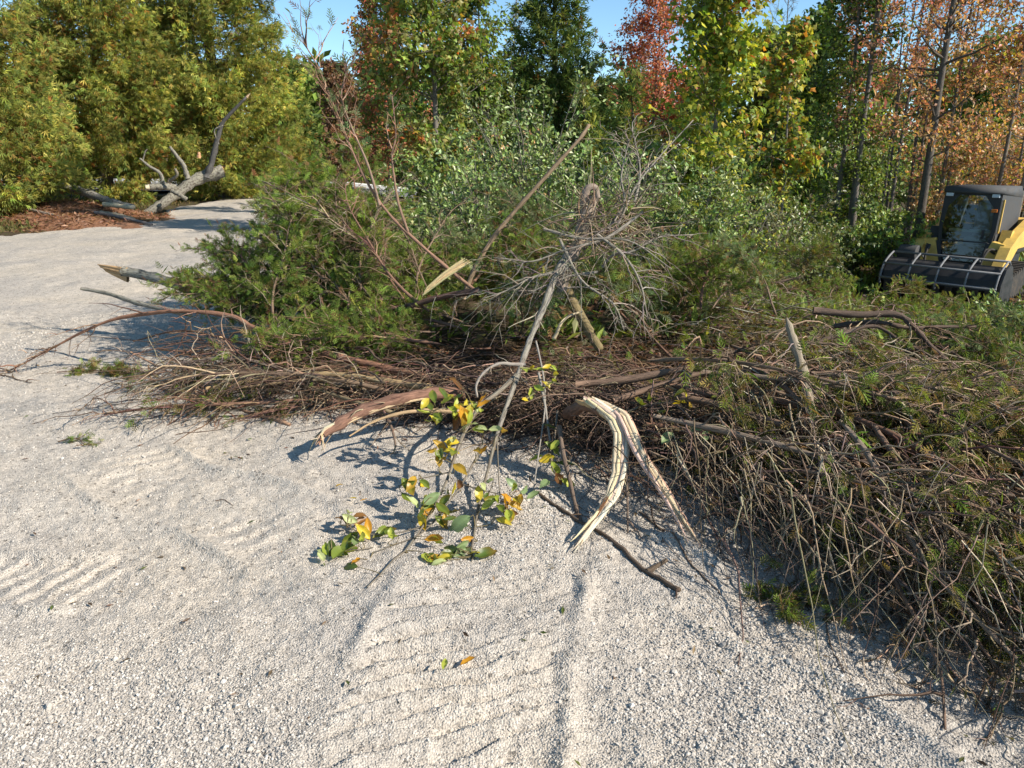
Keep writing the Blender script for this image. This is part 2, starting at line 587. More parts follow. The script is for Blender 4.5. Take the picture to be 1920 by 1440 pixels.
# loose stones on the drive: tens of thousands, instanced on points
def stones():
    n = 165000
    yy = 1.35 * np.exp(rng.random(n) ** 1.15 * math.log(8.0 / 1.35))
    xx = (rng.random(n) * 2 - 1) * (0.35 + 0.72 * yy)
    coarse = sstep(0.05, 0.4, vnoise(xx * 0.9, yy * 0.9, 51) + 0.55 * np.exp(-((xx + 1.4) / 0.7) ** 2 - ((yy - 1.6) / 0.5) ** 2)
                   + 0.6 * np.exp(-((xx - 0.75) / 0.4) ** 2 - ((yy - 1.9) / 0.6) ** 2))
    k = (poly_sd(xx, yy) > -0.1) & (rng.random(n) < 0.38 + 0.62 * coarse)
    xx, yy, coarse = xx[k], yy[k], coarse[k]
    s = (0.0016 + 0.0024 * rng.random(len(xx)) ** 2 + 0.0027 * coarse * rng.random(len(xx))) * (0.75 + 0.11 * yy)
    big = rng.random(len(xx)) < 0.012
    s = np.where(big, s * 2.0, s)
    P = np.stack([xx, yy, road_z(xx, yy) + s * 0.25], 1)
    me = bpy.data.meshes.new('gravel')
    me.vertices.add(len(P))
    me.vertices.foreach_set('co', P.astype(np.float32).ravel())
    a = me.attributes.new('sc', 'FLOAT', 'POINT')
    a.data.foreach_set('value', s.astype(np.float32))
    o = bpy.data.objects.new('gravel', me)
    COL.objects.link(o)
    ng = bpy.data.node_groups.new('gravel_stones', 'GeometryNodeTree')
    ng.interface.new_socket('Geometry', in_out='INPUT', socket_type='NodeSocketGeometry')
    ng.interface.new_socket('Geometry', in_out='OUTPUT', socket_type='NodeSocketGeometry')
    N, L = ng.nodes, ng.links
    gi, go = N.new('NodeGroupInput'), N.new('NodeGroupOutput')
    join = N.new('GeometryNodeJoinGeometry')
    for k in range(4):
        ico = N.new('GeometryNodeMeshIcoSphere')
        ico.inputs['Subdivisions'].default_value = 1
        sp = N.new('GeometryNodeSetPosition')
        rv = N.new('FunctionNodeRandomValue')
        rv.data_type = 'FLOAT_VECTOR'
        rv.inputs[0].default_value = (-0.36, -0.36, -0.36)
        rv.inputs[1].default_value = (0.36, 0.36, 0.36)
        rv.inputs['Seed'].default_value = k * 7 + 3
        tr = N.new('GeometryNodeTransform')
        tr.inputs['Scale'].default_value = [(1.2, 0.9, 0.7), (1, 1, 0.85), (1.4, 0.85, 0.75), (1.0, 1.2, 0.6)][k]
        g2 = N.new('GeometryNodeGeometryToInstance')
        L.new(ico.outputs[0], sp.inputs[0])
        L.new(rv.outputs[0], sp.inputs['Offset'])
        L.new(sp.outputs[0], tr.inputs[0])
        sm = N.new('GeometryNodeSetMaterial')
        sm.inputs['Material'].default_value = M_STONE
        L.new(tr.outputs[0], sm.inputs[0])
        L.new(sm.outputs[0], g2.inputs[0])
        L.new(g2.outputs[0], join.inputs[0])
    iop = N.new('GeometryNodeInstanceOnPoints')
    iop.inputs['Pick Instance'].default_value = True
    rr = N.new('FunctionNodeRandomValue')
    rr.data_type = 'FLOAT_VECTOR'
    rr.inputs[1].default_value = (0.9, 0.9, 6.28)
    na = N.new('GeometryNodeInputNamedAttribute')
    na.data_type = 'FLOAT'
    na.inputs['Name'].default_value = 'sc'
    L.new(gi.outputs[0], iop.inputs['Points'])
    L.new(join.outputs[0], iop.inputs['Instance'])
    L.new(rr.outputs[0], iop.inputs['Rotation'])
    L.new(na.outputs['Attribute'], iop.inputs['Scale'])
    L.new(iop.outputs[0], go.inputs[0])
    md = o.modifiers.new('stones', 'NODES')
    md.node_group = ng
    me.materials.append(M_STONE)
    tag(o, 'loose pale limestone gravel strewn over the drive', None, None, 'stuff')


stones()

# asphalt road far behind and its pale kerb
rx = np.linspace(-60, 1.5, 121)
tag(grid_obj('road', rx, np.linspace(30, 37, 6), lambda x, y: terrain(x, y) * (1 - sstep(40, 60, np.hypot(x, y))) + 0.09, M_ASPHALT), kind='structure')
g = Geo()
kx = np.linspace(-60, 1.5, 121)
kz = terrain(kx, 37.1 + 0 * kx) * (1 - sstep(40, 60, np.hypot(kx, 37.1))) + 0.0
prof = [(37.0, 0.0), (37.0, 0.24), (37.04, 0.26), (37.35, 0.26), (37.35, 0.0)]
V = np.array([[(x, p[0], z + p[1]) for p in prof] for x, z in zip(kx, kz)]).reshape(-1, 3)
Q = [(a * 5 + b, a * 5 + b + 1, a * 5 + b + 6, a * 5 + b + 5) for a in range(len(kx) - 1) for b in range(4)]
g.add(V, None, Q)
tag(g.obj('kerb', M_KERB), kind='structure')

# verge of turf and wood chips on the left
def verge_z(x, y):
    m = sstep(0.0, 1.2, -poly_sd(x, y)) * sstep(-6.5, -9.5, x)
    return terrain(x, y) + 0.02 + 0.10 * vnoise(x * .5, y * .5, 61) + 0.04 * vnoise(x * 3, y * 3, 62) - 0.16 * (1 - m)


tag(grid_obj('verge', np.linspace(-26, -7.5, 110), np.linspace(13.6, 28, 100), verge_z, M_VERGE), kind='structure')


def chip_z(x, y):
    m = np.exp(-((x + 11.2) / 1.7) ** 2 - ((y - 19.6) / 1.5) ** 2)
    n = np.exp(-((x + 9.6) / 1.5) ** 2 - ((y - 17.6) / 0.8) ** 2)
    return terrain(x, y) - 0.10 + 0.48 * m + 0.22 * n + 0.07 * vnoise(x * 2.5, y * 2.5, 71) + 0.05 * vnoise(x * 8, y * 8, 72)


tag(grid_obj('mulch', np.linspace(-15, -7.4, 120), np.linspace(15.8, 23, 110), chip_z, M_MULCH), kind='structure')

# ------------------------------------------------------------------ leaf templates
def fan(blades, width=0.14, arch=0.1):
    V, T = [], []
    for (ox, oy, ang, ln, w) in blades:
        c, s = math.cos(ang), math.sin(ang)
        d = np.array([s, c, 0])
        n = np.array([c, -s, 0])
        b = np.array([ox, oy, 0])
        k = len(V)
        V += [b, b + d * ln * .55 + n * w + np.array([0, 0, arch * ln]), b + d * ln, b + d * ln * .55 - n * w + np.array([0, 0, arch * ln])]
        T += [(k, k + 1, k + 2), (k, k + 2, k + 3)]
    return np.array(V), np.array(T)


T_SPRAY = fan([(0, 0, 0, 1.0, .10), (0, .1, .75, .75, .09), (0, .1, -.75, .75, .09), (0, .35, .55, .6, .08), (0, .35, -.55, .6, .08)])
T_FINE = fan([(0, 0, 0, 1.1, .075), (0, .1, .5, .9, .07), (0, .1, -.5, .9, .07)])
T_FEATHER = fan([(0, 0, 0, 1.0, .035)] + [(0, .12 + .2 * k, sg * (.85 - .1 * k), .5 - .07 * k, .04) for k in range(4) for sg in (1, -1)], arch=.06)
_ov = np.array([(0, 0, 0), (.24, .3, .07), (.2, .68, .06), (0, 1, -.04), (-.2, .68, .06), (-.24, .3, .07), (0, .5, -.02)])
T_OVAL = (_ov, np.array([(0, 1, 6), (1, 2, 6), (2, 3, 6), (3, 4, 6), (4, 5, 6), (5, 0, 6)]))
T_SLIM = (np.array([(0, 0, 0), (.16, .5, .05), (0, 1, -.03), (-.16, .5, .05)]), np.array([(0, 1, 2), (0, 2, 3)]))
_mv = np.array([(0, 0, 0), (.52, .36, -.05), (.22, .52, .03), (0, 1, -.06), (-.22, .52, .03), (-.52, .36, -.05), (0, .4, .05)])
T_MAPLE = (_mv, np.array([(k, (k + 1) % 6, 6) for k in range(6)]))
T_DIAM = (np.array([(0, 0, 0), (.3, .45, .06), (0, 1, -.05), (-.3, .45, .06)]), np.array([(0, 1, 2), (0, 2, 3)]))


def unit(v):
    return v / (np.linalg.norm(v, axis=-1, keepdims=True) + 1e-9)


def rvec(n):
    return unit(rng.normal(size=(n, 3)))


def tints(n, palette, weights=None, jit=0.22):
    pal = np.asarray(palette, float)
    w = None if weights is None else np.asarray(weights, float) / np.sum(weights)
    c = pal[rng.choice(len(pal), n, p=w)]
    return np.clip(c * np.exp(rng.normal(0, jit, (n, 1))) * np.exp(rng.normal(0, 0.07, (n, 3))), 0.003, 0.9)


CEDAR_Y = [(.35, .36, .095), (.26, .30, .08), (.44, .40, .11), (.18, .235, .065)]
CEDAR_G = [(.145, .205, .06), (.11, .175, .055), (.195, .24, .07), (.09, .145, .05)]
RUST = [(.38, .17, .05), (.30, .16, .055), (.24, .15, .05)]


# ------------------------------------------------------------------ trees
def top_z(x, y):
    """height where the photo's top edge cuts through a tree there"""
    return CAM_H + y * math.tan(math.radians(9.6))


def cedar(px, Y, H, R, label, group, pal=CEDAR_Y, rust=0.12, nl=170, ns=70, zb=0.25, size=0.24, conical=False, skirt=0.5, name='cedar_tree'):
    x = W(px, 277, Y)[0]
    z0 = tz(x, Y) - 0.05
    root = thing(name, (x, Y, z0), label, 'tree', group)
    g = Geo()
    s = np.linspace(0, 1, 9)
    tp = np.stack([0.12 * np.sin(s * 4 + px), 0.1 * np.sin(s * 3 + Y), s * H], 1)
    g.tubes(tp, (0.035 + 0.012 * H) * (1 - 0.93 * s), 7, (.13, .10, .075))
    g.obj('trunk', M_BARK, root, True)
    zv = top_z(x, Y) - z0 + 0.5
    t = rng.random(nl) ** 1.15
    if H > zv:                               # more boughs where they are seen
        t = np.where(rng.random(nl) < 0.7, rng.random(nl) * min(1, zv / H), t)
    prof = (1 - t) ** (1.0 if conical else 0.92) * np.minimum(1, skirt + t / 0.16)
    az = rng.random(nl) * 2 * PI
    # half again as many boughs on the side one can see
    flip = (np.cos(az - math.atan2(-Y, -x)) < -0.2) & (rng.random(nl) < 0.45)
    az = np.where(flip, az + PI, az)
    L = np.maximum(0.12, R * prof * rng.uniform(0.72, 1.12, nl))
    out = np.stack([np.cos(az), np.sin(az), 0 * az], 1)
    s5 = np.linspace(0, 1, 6)
    base = np.stack([np.interp(t, s, tp[:, 0]), np.interp(t, s, tp[:, 1]), zb + t * (H - zb)], 1)
    rise = rng.uniform(-0.35, 0.05, nl)
    lift = rng.uniform(0.25, 0.65, nl)
    P = base[:, None] + out[:, None] * (L[:, None] * s5)[..., None]
    P[:, :, 2] += L[:, None] * (rise[:, None] * s5 + lift[:, None] * s5 ** 2)
    P += rng.normal(0, 0.03, P.shape) * s5[None, :, None]
    lg = Geo()
    lg.tubes(P, (0.006 + 0.012 * L)[:, None] * (1.05 - s5)[None], 3, (.12, .09, .065))
    tag(lg.obj('limbs', M_BARK, root, True), kind='stuff')
    # foliage plumes along each bough
    cnt = np.maximum(6, (ns * (L / R) ** 1.1)).astype(int)
    cnt = np.where(base[:, 2] > zv, (cnt * 0.3).astype(int) + 2, cnt)
    idx = np.repeat(np.arange(nl), cnt)
    m = len(idx)
    q = 0.28 + 0.8 * rng.random(m) ** 0.75
    Lm = L[idx]
    C = base[idx] + out[idx] * (Lm * q)[:, None]
    C[:, 2] += Lm * (rise[idx] * q + lift[idx] * q ** 2)
    wid = (0.05 + 0.105 * np.sqrt(Lm)) * np.clip(1.35 - 0.75 * q, 0.3, 1)
    C += rng.normal(size=(m, 3)) * wid[:, None] * np.array([1, 1, 0.8])
    D = out[idx] * rng.uniform(0.3, 0.9, (m, 1)) + np.array([0, 0, 1]) * rng.uniform(-0.75, 0.6, (m, 1)) + rng.normal(0, 0.35, (m, 3))
    bt = np.exp(rng.normal(0, 0.2, nl))[idx][:, None]
    col = tints(m, pal, None, 0.2) * bt
    rp = rust * (1.6 - 1.2 * np.clip(q, 0, 1)) * np.where(rng.random(nl)[idx] < 0.25, 2.6, 0.6)
    isr = rng.random(m) < rp
    col[isr] = tints(isr.sum(), RUST, None, 0.25)
    fg = Geo()
    fg.scatter(T_FINE, C, D, unit(out[idx] * .5 + np.array([[.25, -.35, .55]]) + rng.normal(0, .6, (m, 3))), size * rng.uniform(0.6, 1.25, m), col)
    tag(fg.obj('crown', M_NEEDLE, root), kind='stuff')
    return root


def broadleaf(px, Y, H, R, label, group, pal, wts=None, z1=0.8, nl=46, nt=7, nlf=12, lsize=0.11, tmpl=T_DIAM, trunk_r=0.05, lean=(0, 0),
              barkc=(.16, .14, .12), name='maple_tree', stems=1, spread=0.13, mat=None, up=0.75, accent=None, cat='tree', base_z=None, bark=None):
    x = W(px, 277, Y)[0]
    z0 = (tz(x, Y) if base_z is None else base_z) - 0.05
    root = thing(name, (x, Y, z0), label, cat, group)
    tg, lg, cg = Geo(), Geo(), Geo()
    s = np.linspace(0, 1, 11)
    for st in range(stems):
        ph = rng.random(3) * 6
        off = np.array([0, 0, 0]) if stems == 1 else np.array([rng.normal(0, .16), rng.normal(0, .16), 0])
        ln = np.array([lean[0] + (0 if stems == 1 else rng.normal(0, .1) * R), lean[1] + (0 if stems == 1 else rng.normal(0, .1) * R)])
        h = H * (1 if st == 0 else rng.uniform(0.75, 1.0))
        tp = np.stack([off[0] + ln[0] * s + 0.035 * H * .4 * np.sin(s * 5 + ph[0]) * s, off[1] + ln[1] * s + 0.03 * H * .4 * np.sin(s * 4 + ph[1]) * s, s * h], 1)
        rr = trunk_r * (1 if st == 0 else rng.uniform(.6, .9))
        tg.tubes(tp, rr * (1 - 0.88 * s) * (1 + 0.35 * np.exp(-s * 25)), 8, barkc)
        n = nl // stems
        t = z1 / h + (1 - z1 / h) * rng.random(n) ** 0.85
        az = rng.random(n) * 2 * PI
        el = rng.uniform(0.15, 1.0, n) * up
        L = R * rng.uniform(0.55, 1.1, n) * np.sqrt(np.clip(1.08 - t, 0.05, 1)) * np.minimum(1, 0.55 + (t - z1 / h) * 2.5)
        base = np.stack([np.interp(t, s, tp[:, k]) for k in range(3)], 1)
        d0 = np.stack([np.cos(az) * np.cos(el), np.sin(az) * np.cos(el), np.sin(el)], 1)
        s5 = np.linspace(0, 1, 6)
        P = base[:, None] + d0[:, None] * (L[:, None] * s5)[..., None]
        P[:, :, 2] += (L * rng.uniform(-0.15, 0.3, n))[:, None] * s5 ** 2
        P[:, 1:] += np.cumsum(rng.normal(0, 0.02, P[:, 1:].shape), axis=1) * (0.4 + L[:, None, None])
        lg.tubes(P, (rr * 0.35 * np.clip(L / R, .3, 1))[:, None] * (1.08 - s5), 4, barkc)
        # twigs
        m = n * nt
        idx = np.repeat(np.arange(n), nt)
        q = rng.uniform(0.25, 1.0, m)
        fi = q * 5
        i0 = np.minimum(fi.astype(int), 4)
        fr = (fi - i0)[:, None]
        B = P[idx, i0] * (1 - fr) + P[idx, i0 + 1] * fr
        td = unit(d0[idx] * 0.6 + rng.normal(0, .6, (m, 3)) + np.array([0, 0, .25]))
        tl = (0.18 + 0.32 * L[idx]) * rng.uniform(.5, 1.1, m)
        s3 = np.linspace(0, 1, 4)
        TP = B[:, None] + td[:, None] * (tl[:, None] * s3)[..., None]
        TP[:, 1:] += rng.normal(0, .012, TP[:, 1:].shape)
        lg.tubes(TP, 0.0055 * (1.1 - s3)[None] + 0 * tl[:, None], 3, np.asarray(barkc) * 0.9)
        k = m * nlf
        i2 = np.repeat(np.arange(m), nlf)
        q2 = rng.random(k) ** 0.7 * 1.1
        C = B[i2] + td[i2] * (tl[i2] * q2)[:, None] + rng.normal(0, spread, (k, 3)) * (0.4 + 0.5 * tl[i2][:, None])
        D = rng.normal(0, .6, (k, 3)) + np.array([0, 0, -0.45]) + td[i2] * .6
        hz = np.clip(C[:, 2] / H, 0, 1)
        col = tints(k, pal, wts, 0.2) * np.exp(rng.normal(0, .16, m))[i2][:, None]
        if accent is not None:
            apal, afun = accent
            a = rng.random(k) < afun(C, hz)
            tw = rng.random(m)[i2] < 0.8
            a &= tw
            col[a] = tints(a.sum(), apal, None, 0.25)
        keep = (rng.random(k) < np.where(C[:, 2] + z0 > top_z(x, Y) + 0.4, 0.4, 1))
        sunny = unit(np.array([[0.5, -0.35, 0.7]]) + rng.normal(0, 0.75, (k, 3)))
        cg.scatter(tmpl, C[keep], D[keep], sunny[keep], lsize * rng.uniform(.65, 1.25, keep.sum()), col[keep])
    tg.obj('trunk', bark or M_BARK, root, True)
    tag(lg.obj('limbs', bark or M_BARK, root, True), kind='stuff')
    if nlf:
        tag(cg.obj('crown', mat or M_LEAF, root), kind='stuff')
    return root


GREEN = [(.16, .235, .045), (.20, .275, .052), (.115, .18, .036), (.27, .31, .07)]
YEL = [(.30, .35, .045), (.42, .40, .055), (.20, .28, .035), (.48, .42, .07)]
ORANGE = [(.46, .19, .04), (.42, .24, .05), (.48, .14, .045)]
RED = [(.56, .18, .11), (.48, .14, .095), (.58, .25, .13), (.36, .17, .09)]
PINK = [(.56, .27, .19), (.50, .21, .16), (.58, .34, .20), (.40, .25, .12)]
AMBER = [(.52, .29, .12), (.46, .25, .12), (.54, .37, .15), (.36, .26, .10)]
OLIVE = [(.19, .265, .075), (.24, .305, .105), (.145, .21, .055), (.35, .39, .19)]

GL = 'tall cedars along the left side of the drive'
cedar(-62, 18.5, 9.5, 2.25, 'yellow green cedar at the left edge of the photo, rusty at its foot', GL, rust=.13, nl=220, ns=215, zb=.1, size=.155)
cedar(200, 24.0, 12.0, 2.5, 'broad yellow green cedar behind the grey log with bare rusty patches low down', GL, rust=.12, nl=260, ns=245, zb=.3, size=.165)
cedar(95, 29.5, 6.8, 1.7, 'cedar half hidden between the two broad cedars at far left', GL, rust=.2, nl=150, ns=75, zb=.5)
cedar(418, 26.5, 15.5, 2.75, 'tallest olive green cedar right behind the uprooted grey tree', GL, rust=.07, nl=280, ns=240, zb=.2, size=.175)
cedar(312, 33, 7.5, 1.5, 'cedar top showing between the two broad cedars behind the uprooted tree', GL, rust=.1, nl=120, ns=70, zb=2.5)
cedar(556, 31.0, 4.9, 1.15, 'small dark cedar standing beside the far asphalt road', GL, pal=CEDAR_G + CEDAR_Y[:1], rust=.05, nl=120, ns=55, zb=.15)
cedar(525, 29.0, 5.6, 1.0, 'slim olive cedar against the right flank of the tallest cedar', GL, rust=.08, nl=110, ns=60, zb=.3)

GM = 'trees in the middle of the wood edge'
broadleaf(728, 34, 9.0, 1.9, 'russet maple rising behind the far road', GM, RED[1:] + [(.24, .15, .08), (.20, .19, .07)] + GREEN[:2], None, .6, 110, 10, 20, .14, T_DIAM, .08)
broadleaf(640, 40, 5.6, 1.5, 'low brown maple behind the far road, left of the russet one', GM, [(.22, .12, .08), (.26, .14, .08), (.17, .13, .06)], None, .3, 80, 9, 18, .16, T_DIAM, .07)
broadleaf(815, 15.5, 8.2, 1.5, 'yellow green maple with orange patches behind the silvery shrubs', GM, GREEN + [(.2, .19, .05), (.26, .22, .08)], None, .5, 105, 10, 17, .105, T_MAPLE, .06,
          accent=(ORANGE + [(.34, .2, .1)], lambda C, hz: np.where(vnoise(C[:, 0] * 1.6 + 7, C[:, 2] * 1.6, 81) > .27, .75, .04)))
broadleaf(905, 19, 6.6, 1.2, 'deep green maple squeezed between the yellow green maple and the conical cedar', GM, GREEN[:3] + [(.10, .10, .03)], None, .4, 84, 10, 20, .10, T_DIAM, .05)
cedar(1045, 20, 8.0, 2.0, 'dark green conical cedar whose tip reaches the sky gap', GM, pal=CEDAR_G, rust=.03, nl=280, ns=90, zb=.2, conical=True, size=.19)
cedar(1188, 16, 3.7, .82, 'soft green young cedar below the red maple', GM, pal=CEDAR_G + CEDAR_Y[:2], rust=.04, nl=120, ns=46, conical=True, size=.17)
cedar(1100, 15, 3.2, .75, 'bright green young cedar in front of the conical cedar', GM, pal=CEDAR_G + CEDAR_Y[:2], rust=.03, nl=110, ns=44, conical=True, size=.16)
cedar(1000, 14, 2.6, .6, 'smallest young cedar at the foot of the conical cedar', GM, pal=CEDAR_G, rust=.03, nl=80, ns=40, conical=True, size=.15)
broadleaf(1222, 23, 8.2, 1.95, 'red maple with tiered crimson foliage against the blue sky', GM, RED + [(.3, .11, .06)], None, 2.0, 90, 10, 18, .095, T_DIAM, .06, up=.35, spread=.1)
broadleaf(1335, 12, 6.4, .95, 'yellow green maple with hanging sunlit leaves left of the sky gap', GM, YEL + GREEN[:2], None, .7, 80, 9, 13, .10, T_MAPLE, .045,
          accent=(ORANGE, lambda C, hz: np.where((C[:, 0] > .7) | (vnoise(C[:, 0] * 2, C[:, 2] * 2, 82) > .38), .4, .02)))
broadleaf(1475, 14.5, 4.4, .8, 'young maple turning orange beside the narrow green poplar', GM, ORANGE[:2] + YEL + GREEN, None, 1.2, 34, 7, 8, .11, T_MAPLE, .04)

GR = 'slender trees standing behind the loader'
broadleaf(1580, 17, 9.0, 1.05, 'narrow dark green poplar left of the leaning bare trunks', GR, GREEN + [(.05, .07, .02)], None, .5, 110, 10, 19, .09, T_DIAM, .06, name='poplar_tree')
broadleaf(1505, 21, 5.6, 1.1, 'dim green maple deep behind the orange young maple', GR, GREEN[:3], None, .3, 80, 9, 15, .14, T_DIAM, .05)
broadleaf(1636, 16.5, 9.0, 1.2, 'forked grey trunk with sparse pinkish leaves, first right of the poplar', GR, PINK, None, 2.4, 30, 9, 8, .085, T_DIAM, .075, stems=2, barkc=(.15, .13, .11))
broadleaf(1668, 18.5, 8.5, 1.0, 'thin grey stem with few rosy leaves just behind the forked trunk', GR, PINK + RED[:1], None, 2.6, 26, 9, 8, .085, T_DIAM, .05, stems=2, barkc=(.13, .11, .095))
broadleaf(1712, 20, 8.5, 1.2, 'group of thin crowded stems between the forked trunk and the thick trunk', GR, PINK + GREEN[:1], None, 2.6, 30, 9, 8, .085, T_DIAM, .055, stems=3, barkc=(.13, .11, .095))
broadleaf(1742, 15.5, 9.5, 1.5, 'thickest dark trunk, rising just left of the loader cab', GR, PINK + AMBER, None, 2.2, 44, 9, 9, .085, T_DIAM, .095, lean=(.25, 0), barkc=(.10, .085, .07))
broadleaf(1800, 19.5, 8.5, 1.6, 'orange leaved tree directly behind the loader cab', GR, AMBER + PINK + GREEN[3:], None, 1.2, 76, 9, 13, .09, T_DIAM, .06, stems=2)
broadleaf(1878, 18, 8.5, 1.5, 'amber leaved tree behind the yellow lift arm', GR, AMBER + PINK[:2] + YEL[1:2], None, 1.0, 72, 9, 12, .09, T_DIAM, .055, stems=2)
broadleaf(1925, 16, 8.0, 1.3, 'rosy tree with a leaning stem at the right edge of the photo', GR, PINK + AMBER, None, 2.2, 34, 9, 9, .085, T_DIAM, .06, lean=(.4, .2))
broadleaf(1985, 19, 8.0, 1.6, 'amber tree beyond the right edge of the photo', GR, AMBER, None, 1.0, 40, 8, 9, .13, T_DIAM, .06)
broadleaf(1420, 23, 5.0, 1.2, 'grey green tree under the sky gap beside the orange maple', GR, GREEN + [(.12, .10, .04)], None, .3, 80, 9, 14, .15, T_DIAM, .05)
broadleaf(1560, 26, 9.5, 1.4, 'tall tree with rusty top behind the poplar', GR, PINK + RED[:2] + GREEN[:1], None, 2.5, 40, 8, 8, .14, T_DIAM, .06)
broadleaf(965, 26, 7.5, .9, 'leafless birch showing fine twigs against the sky gap', GM, PINK, None, 2.5, 46, 12, 0, .1, T_DIAM, .04, name='birch_tree', barkc=(.2, .17, .15), up=1.3)
broadleaf(1450, 22, 7.6, 1.0, 'leafless grey tree with fine twigs in the sky gap beside the orange maple', GM, PINK, None, 2.5, 40, 12, 0, .1, T_DIAM, .04, name='birch_tree', barkc=(.16, .14, .12), up=1.2)

# far-off wood that closes the gaps
def far_wood():
    fg = Geo()
    tg = Geo()
    n = 260
    xs = rng.uniform(-48, 52, n)
    ys = rng.uniform(42, 62, n)
    hs = rng.uniform(4.2, 6.6, n) + 1.2 * (xs > 8)
    for x, y, h in zip(xs, ys, hs):
        m = 330
        z = rng.random(m) ** .8 * h
        r = (0.5 + 1.3 * np.sqrt(np.clip(1.02 - z / h, 0, 1))) * np.sqrt(rng.random(m))
        a = rng.random(m) * 2 * PI
        C = np.stack([x + r * np.cos(a), y + r * np.sin(a), z + 0.1], 1)
        pal = [GREEN, CEDAR_G, AMBER + GREEN, PINK + RED, CEDAR_Y][rng.choice(5, p=[.3, .3, .16, .08, .16])]
        fg.scatter(T_DIAM, C, rvec(m) + np.array([0, 0, .2]), unit(np.array([[.3, -.4, .4]]) + .8 * rvec(m)), rng.uniform(.3, .62, m), tints(m, np.array(pal) * .9, None, .25))
    s = np.linspace(0, 1, 4)
    fo = fg.obj('far_woods', M_NEEDLE)
    tag(fo, 'far off mixed autumn wood closing the view behind the road', None, None, 'stuff')


far_wood()

# ------------------------------------------------------------------ shrubs behind the heap
GS = 'silvery shrubs growing behind the brush heap'


def shrub(px, Y, H, R, label, group, pal=OLIVE, n=16, lsize=.056, tmpl=T_OVAL, nt=11, nlf=17, bare=0.0, barkc=(.17, .15, .12), name='olive_shrub', zoff=0.0):
    x = W(px, 277, Y)[0]
    z0 = tz(x, Y) - 0.06 + zoff
    root = thing(name, (x, Y, z0), label, 'shrub', group)
    tg, cg = Geo(), Geo()
    s = np.linspace(0, 1, 8)
    az = rng.random(n) * 2 * PI
    rr = R * rng.uniform(.15, 1.0, n)
    h = H * rng.uniform(.6, 1.02, n)
    P = np.zeros((n, 8, 3))
    P[:, :, 0] = rr[:, None] * np.cos(az)[:, None] * s ** 1.3
    P[:, :, 1] = rr[:, None] * np.sin(az)[:, None] * s ** 1.3
    P[:, :, 2] = h[:, None] * (s * 1.25 - 0.25 * s ** 2.5)
    P[:, 1:] += np.cumsum(rng.normal(0, .014, P[:, 1:].shape), axis=1)
    tg.tubes(P, 0.011 * (1.1 - s)[None] * (H / 1.5) ** .5 + 0 * rr[:, None], 4, barkc)
    m = n * nt
    idx = np.repeat(np.arange(n), nt)
    q = rng.uniform(.2, 1, m)
    f = q * 7
    i0 = np.minimum(f.astype(int), 6)
    fr = (f - i0)[:, None]
    B = P[idx, i0] * (1 - fr) + P[idx, i0 + 1] * fr
    td = unit(np.stack([np.cos(az), np.sin(az), 0 * az], 1)[idx] * .35 + rng.normal(0, .55, (m, 3)) + np.array([0, 0, .45]))
    tl = H * .28 * rng.uniform(.45, 1.1, m)
    s4 = np.linspace(0, 1, 4)
    TP = B[:, None] + td[:, None] * (tl[:, None] * s4)[..., None]
    TP[:, :, 2] -= (tl * .2)[:, None] * s4 ** 2
    TP[:, 1:] += rng.normal(0, .008, TP[:, 1:].shape)
    tg.tubes(TP, 0.0035 * (1.1 - s4)[None] + 0 * tl[:, None], 3, barkc)
    k = m * nlf
    i2 = np.repeat(np.arange(m), nlf)
    q2 = np.tile(np.linspace(.1, 1.02, nlf), m)
    C = B[i2] + td[i2] * (tl[i2] * q2)[:, None]
    C[:, 2] -= tl[i2] * .2 * q2 ** 2
    C += rng.normal(0, .012, C.shape)
    D = td[i2] * .55 + rng.normal(0, .65, (k, 3))
    keep = rng.random(k) > bare
    col = tints(k, pal, None, .2) * np.exp(rng.normal(0, .18, m))[i2][:, None]
    nn = unit(np.array([[.35, -.4, .8]]) + rng.normal(0, .55, (k, 3)))
    cg.scatter(T_DIAM if Y > 11 else tmpl, C[keep], D[keep], nn[keep], lsize * rng.uniform(.6, 1.2, keep.sum()), col[keep])
    tag(tg.obj('stems', M_BARK, root, True), kind='stuff')
    tag(cg.obj('leaves', M_OLIVE, root), kind='stuff')
    return root


SIL = OLIVE
shrub(905, 8.6, 1.75, .85, 'silvery green shrub in the middle, left of the leaning bare pole', GS, SIL, 20)
shrub(1000, 9.2, 2.45, .75, 'tallest silvery shrub, its tips reaching up before the conical cedar', GS, SIL, 18)
shrub(800, 8.2, 1.25, .7, 'low silvery shrub beside the thin reddish sapling stems', GS, SIL, 16)
shrub(1100, 8.6, 1.75, .75, 'silvery shrub behind the shaggy grey root', GS, SIL + GREEN[:1], 17)
shrub(1215, 9.0, 1.6, .85, 'grey twiggy shrub with few leaves right of the shaggy root', GS, SIL, 20, bare=.45)
shrub(1320, 8.8, 1.55, .75, 'green leafy shrub under the yellow green maple', GS, GREEN + OLIVE, 16)
shrub(1395, 9.6, 1.5, .7, 'yellow green shrub at the foot of the sunlit maple', GS, YEL + GREEN, 14)
shrub(1470, 10.8, 1.55, .9, 'pale twiggy shrub left of the loader clearing', GS, [(.17, .18, .07), (.13, .15, .06), (.2, .19, .09)], 18, bare=.25)
shrub(1545, 11.5, 1.3, .8, 'pale green low shrub at the clearing edge before the bare trunks', GS, [(.15, .17, .06), (.1, .13, .05)], 16, bare=.15)
shrub(705, 8.4, 1.05, .7, 'dull green low shrub where the far road disappears', GS, SIL + CEDAR_G, 15)
shrub(1690, 15.0, 1.4, 1.1, 'dark green undergrowth bush among the bare trunk feet', GS, GREEN, 16, lsize=.09)
shrub(1620, 15.5, 1.5, 1.0, 'green undergrowth bush at the foot of the poplar', GS, GREEN + CEDAR_G, 16, lsize=.09)
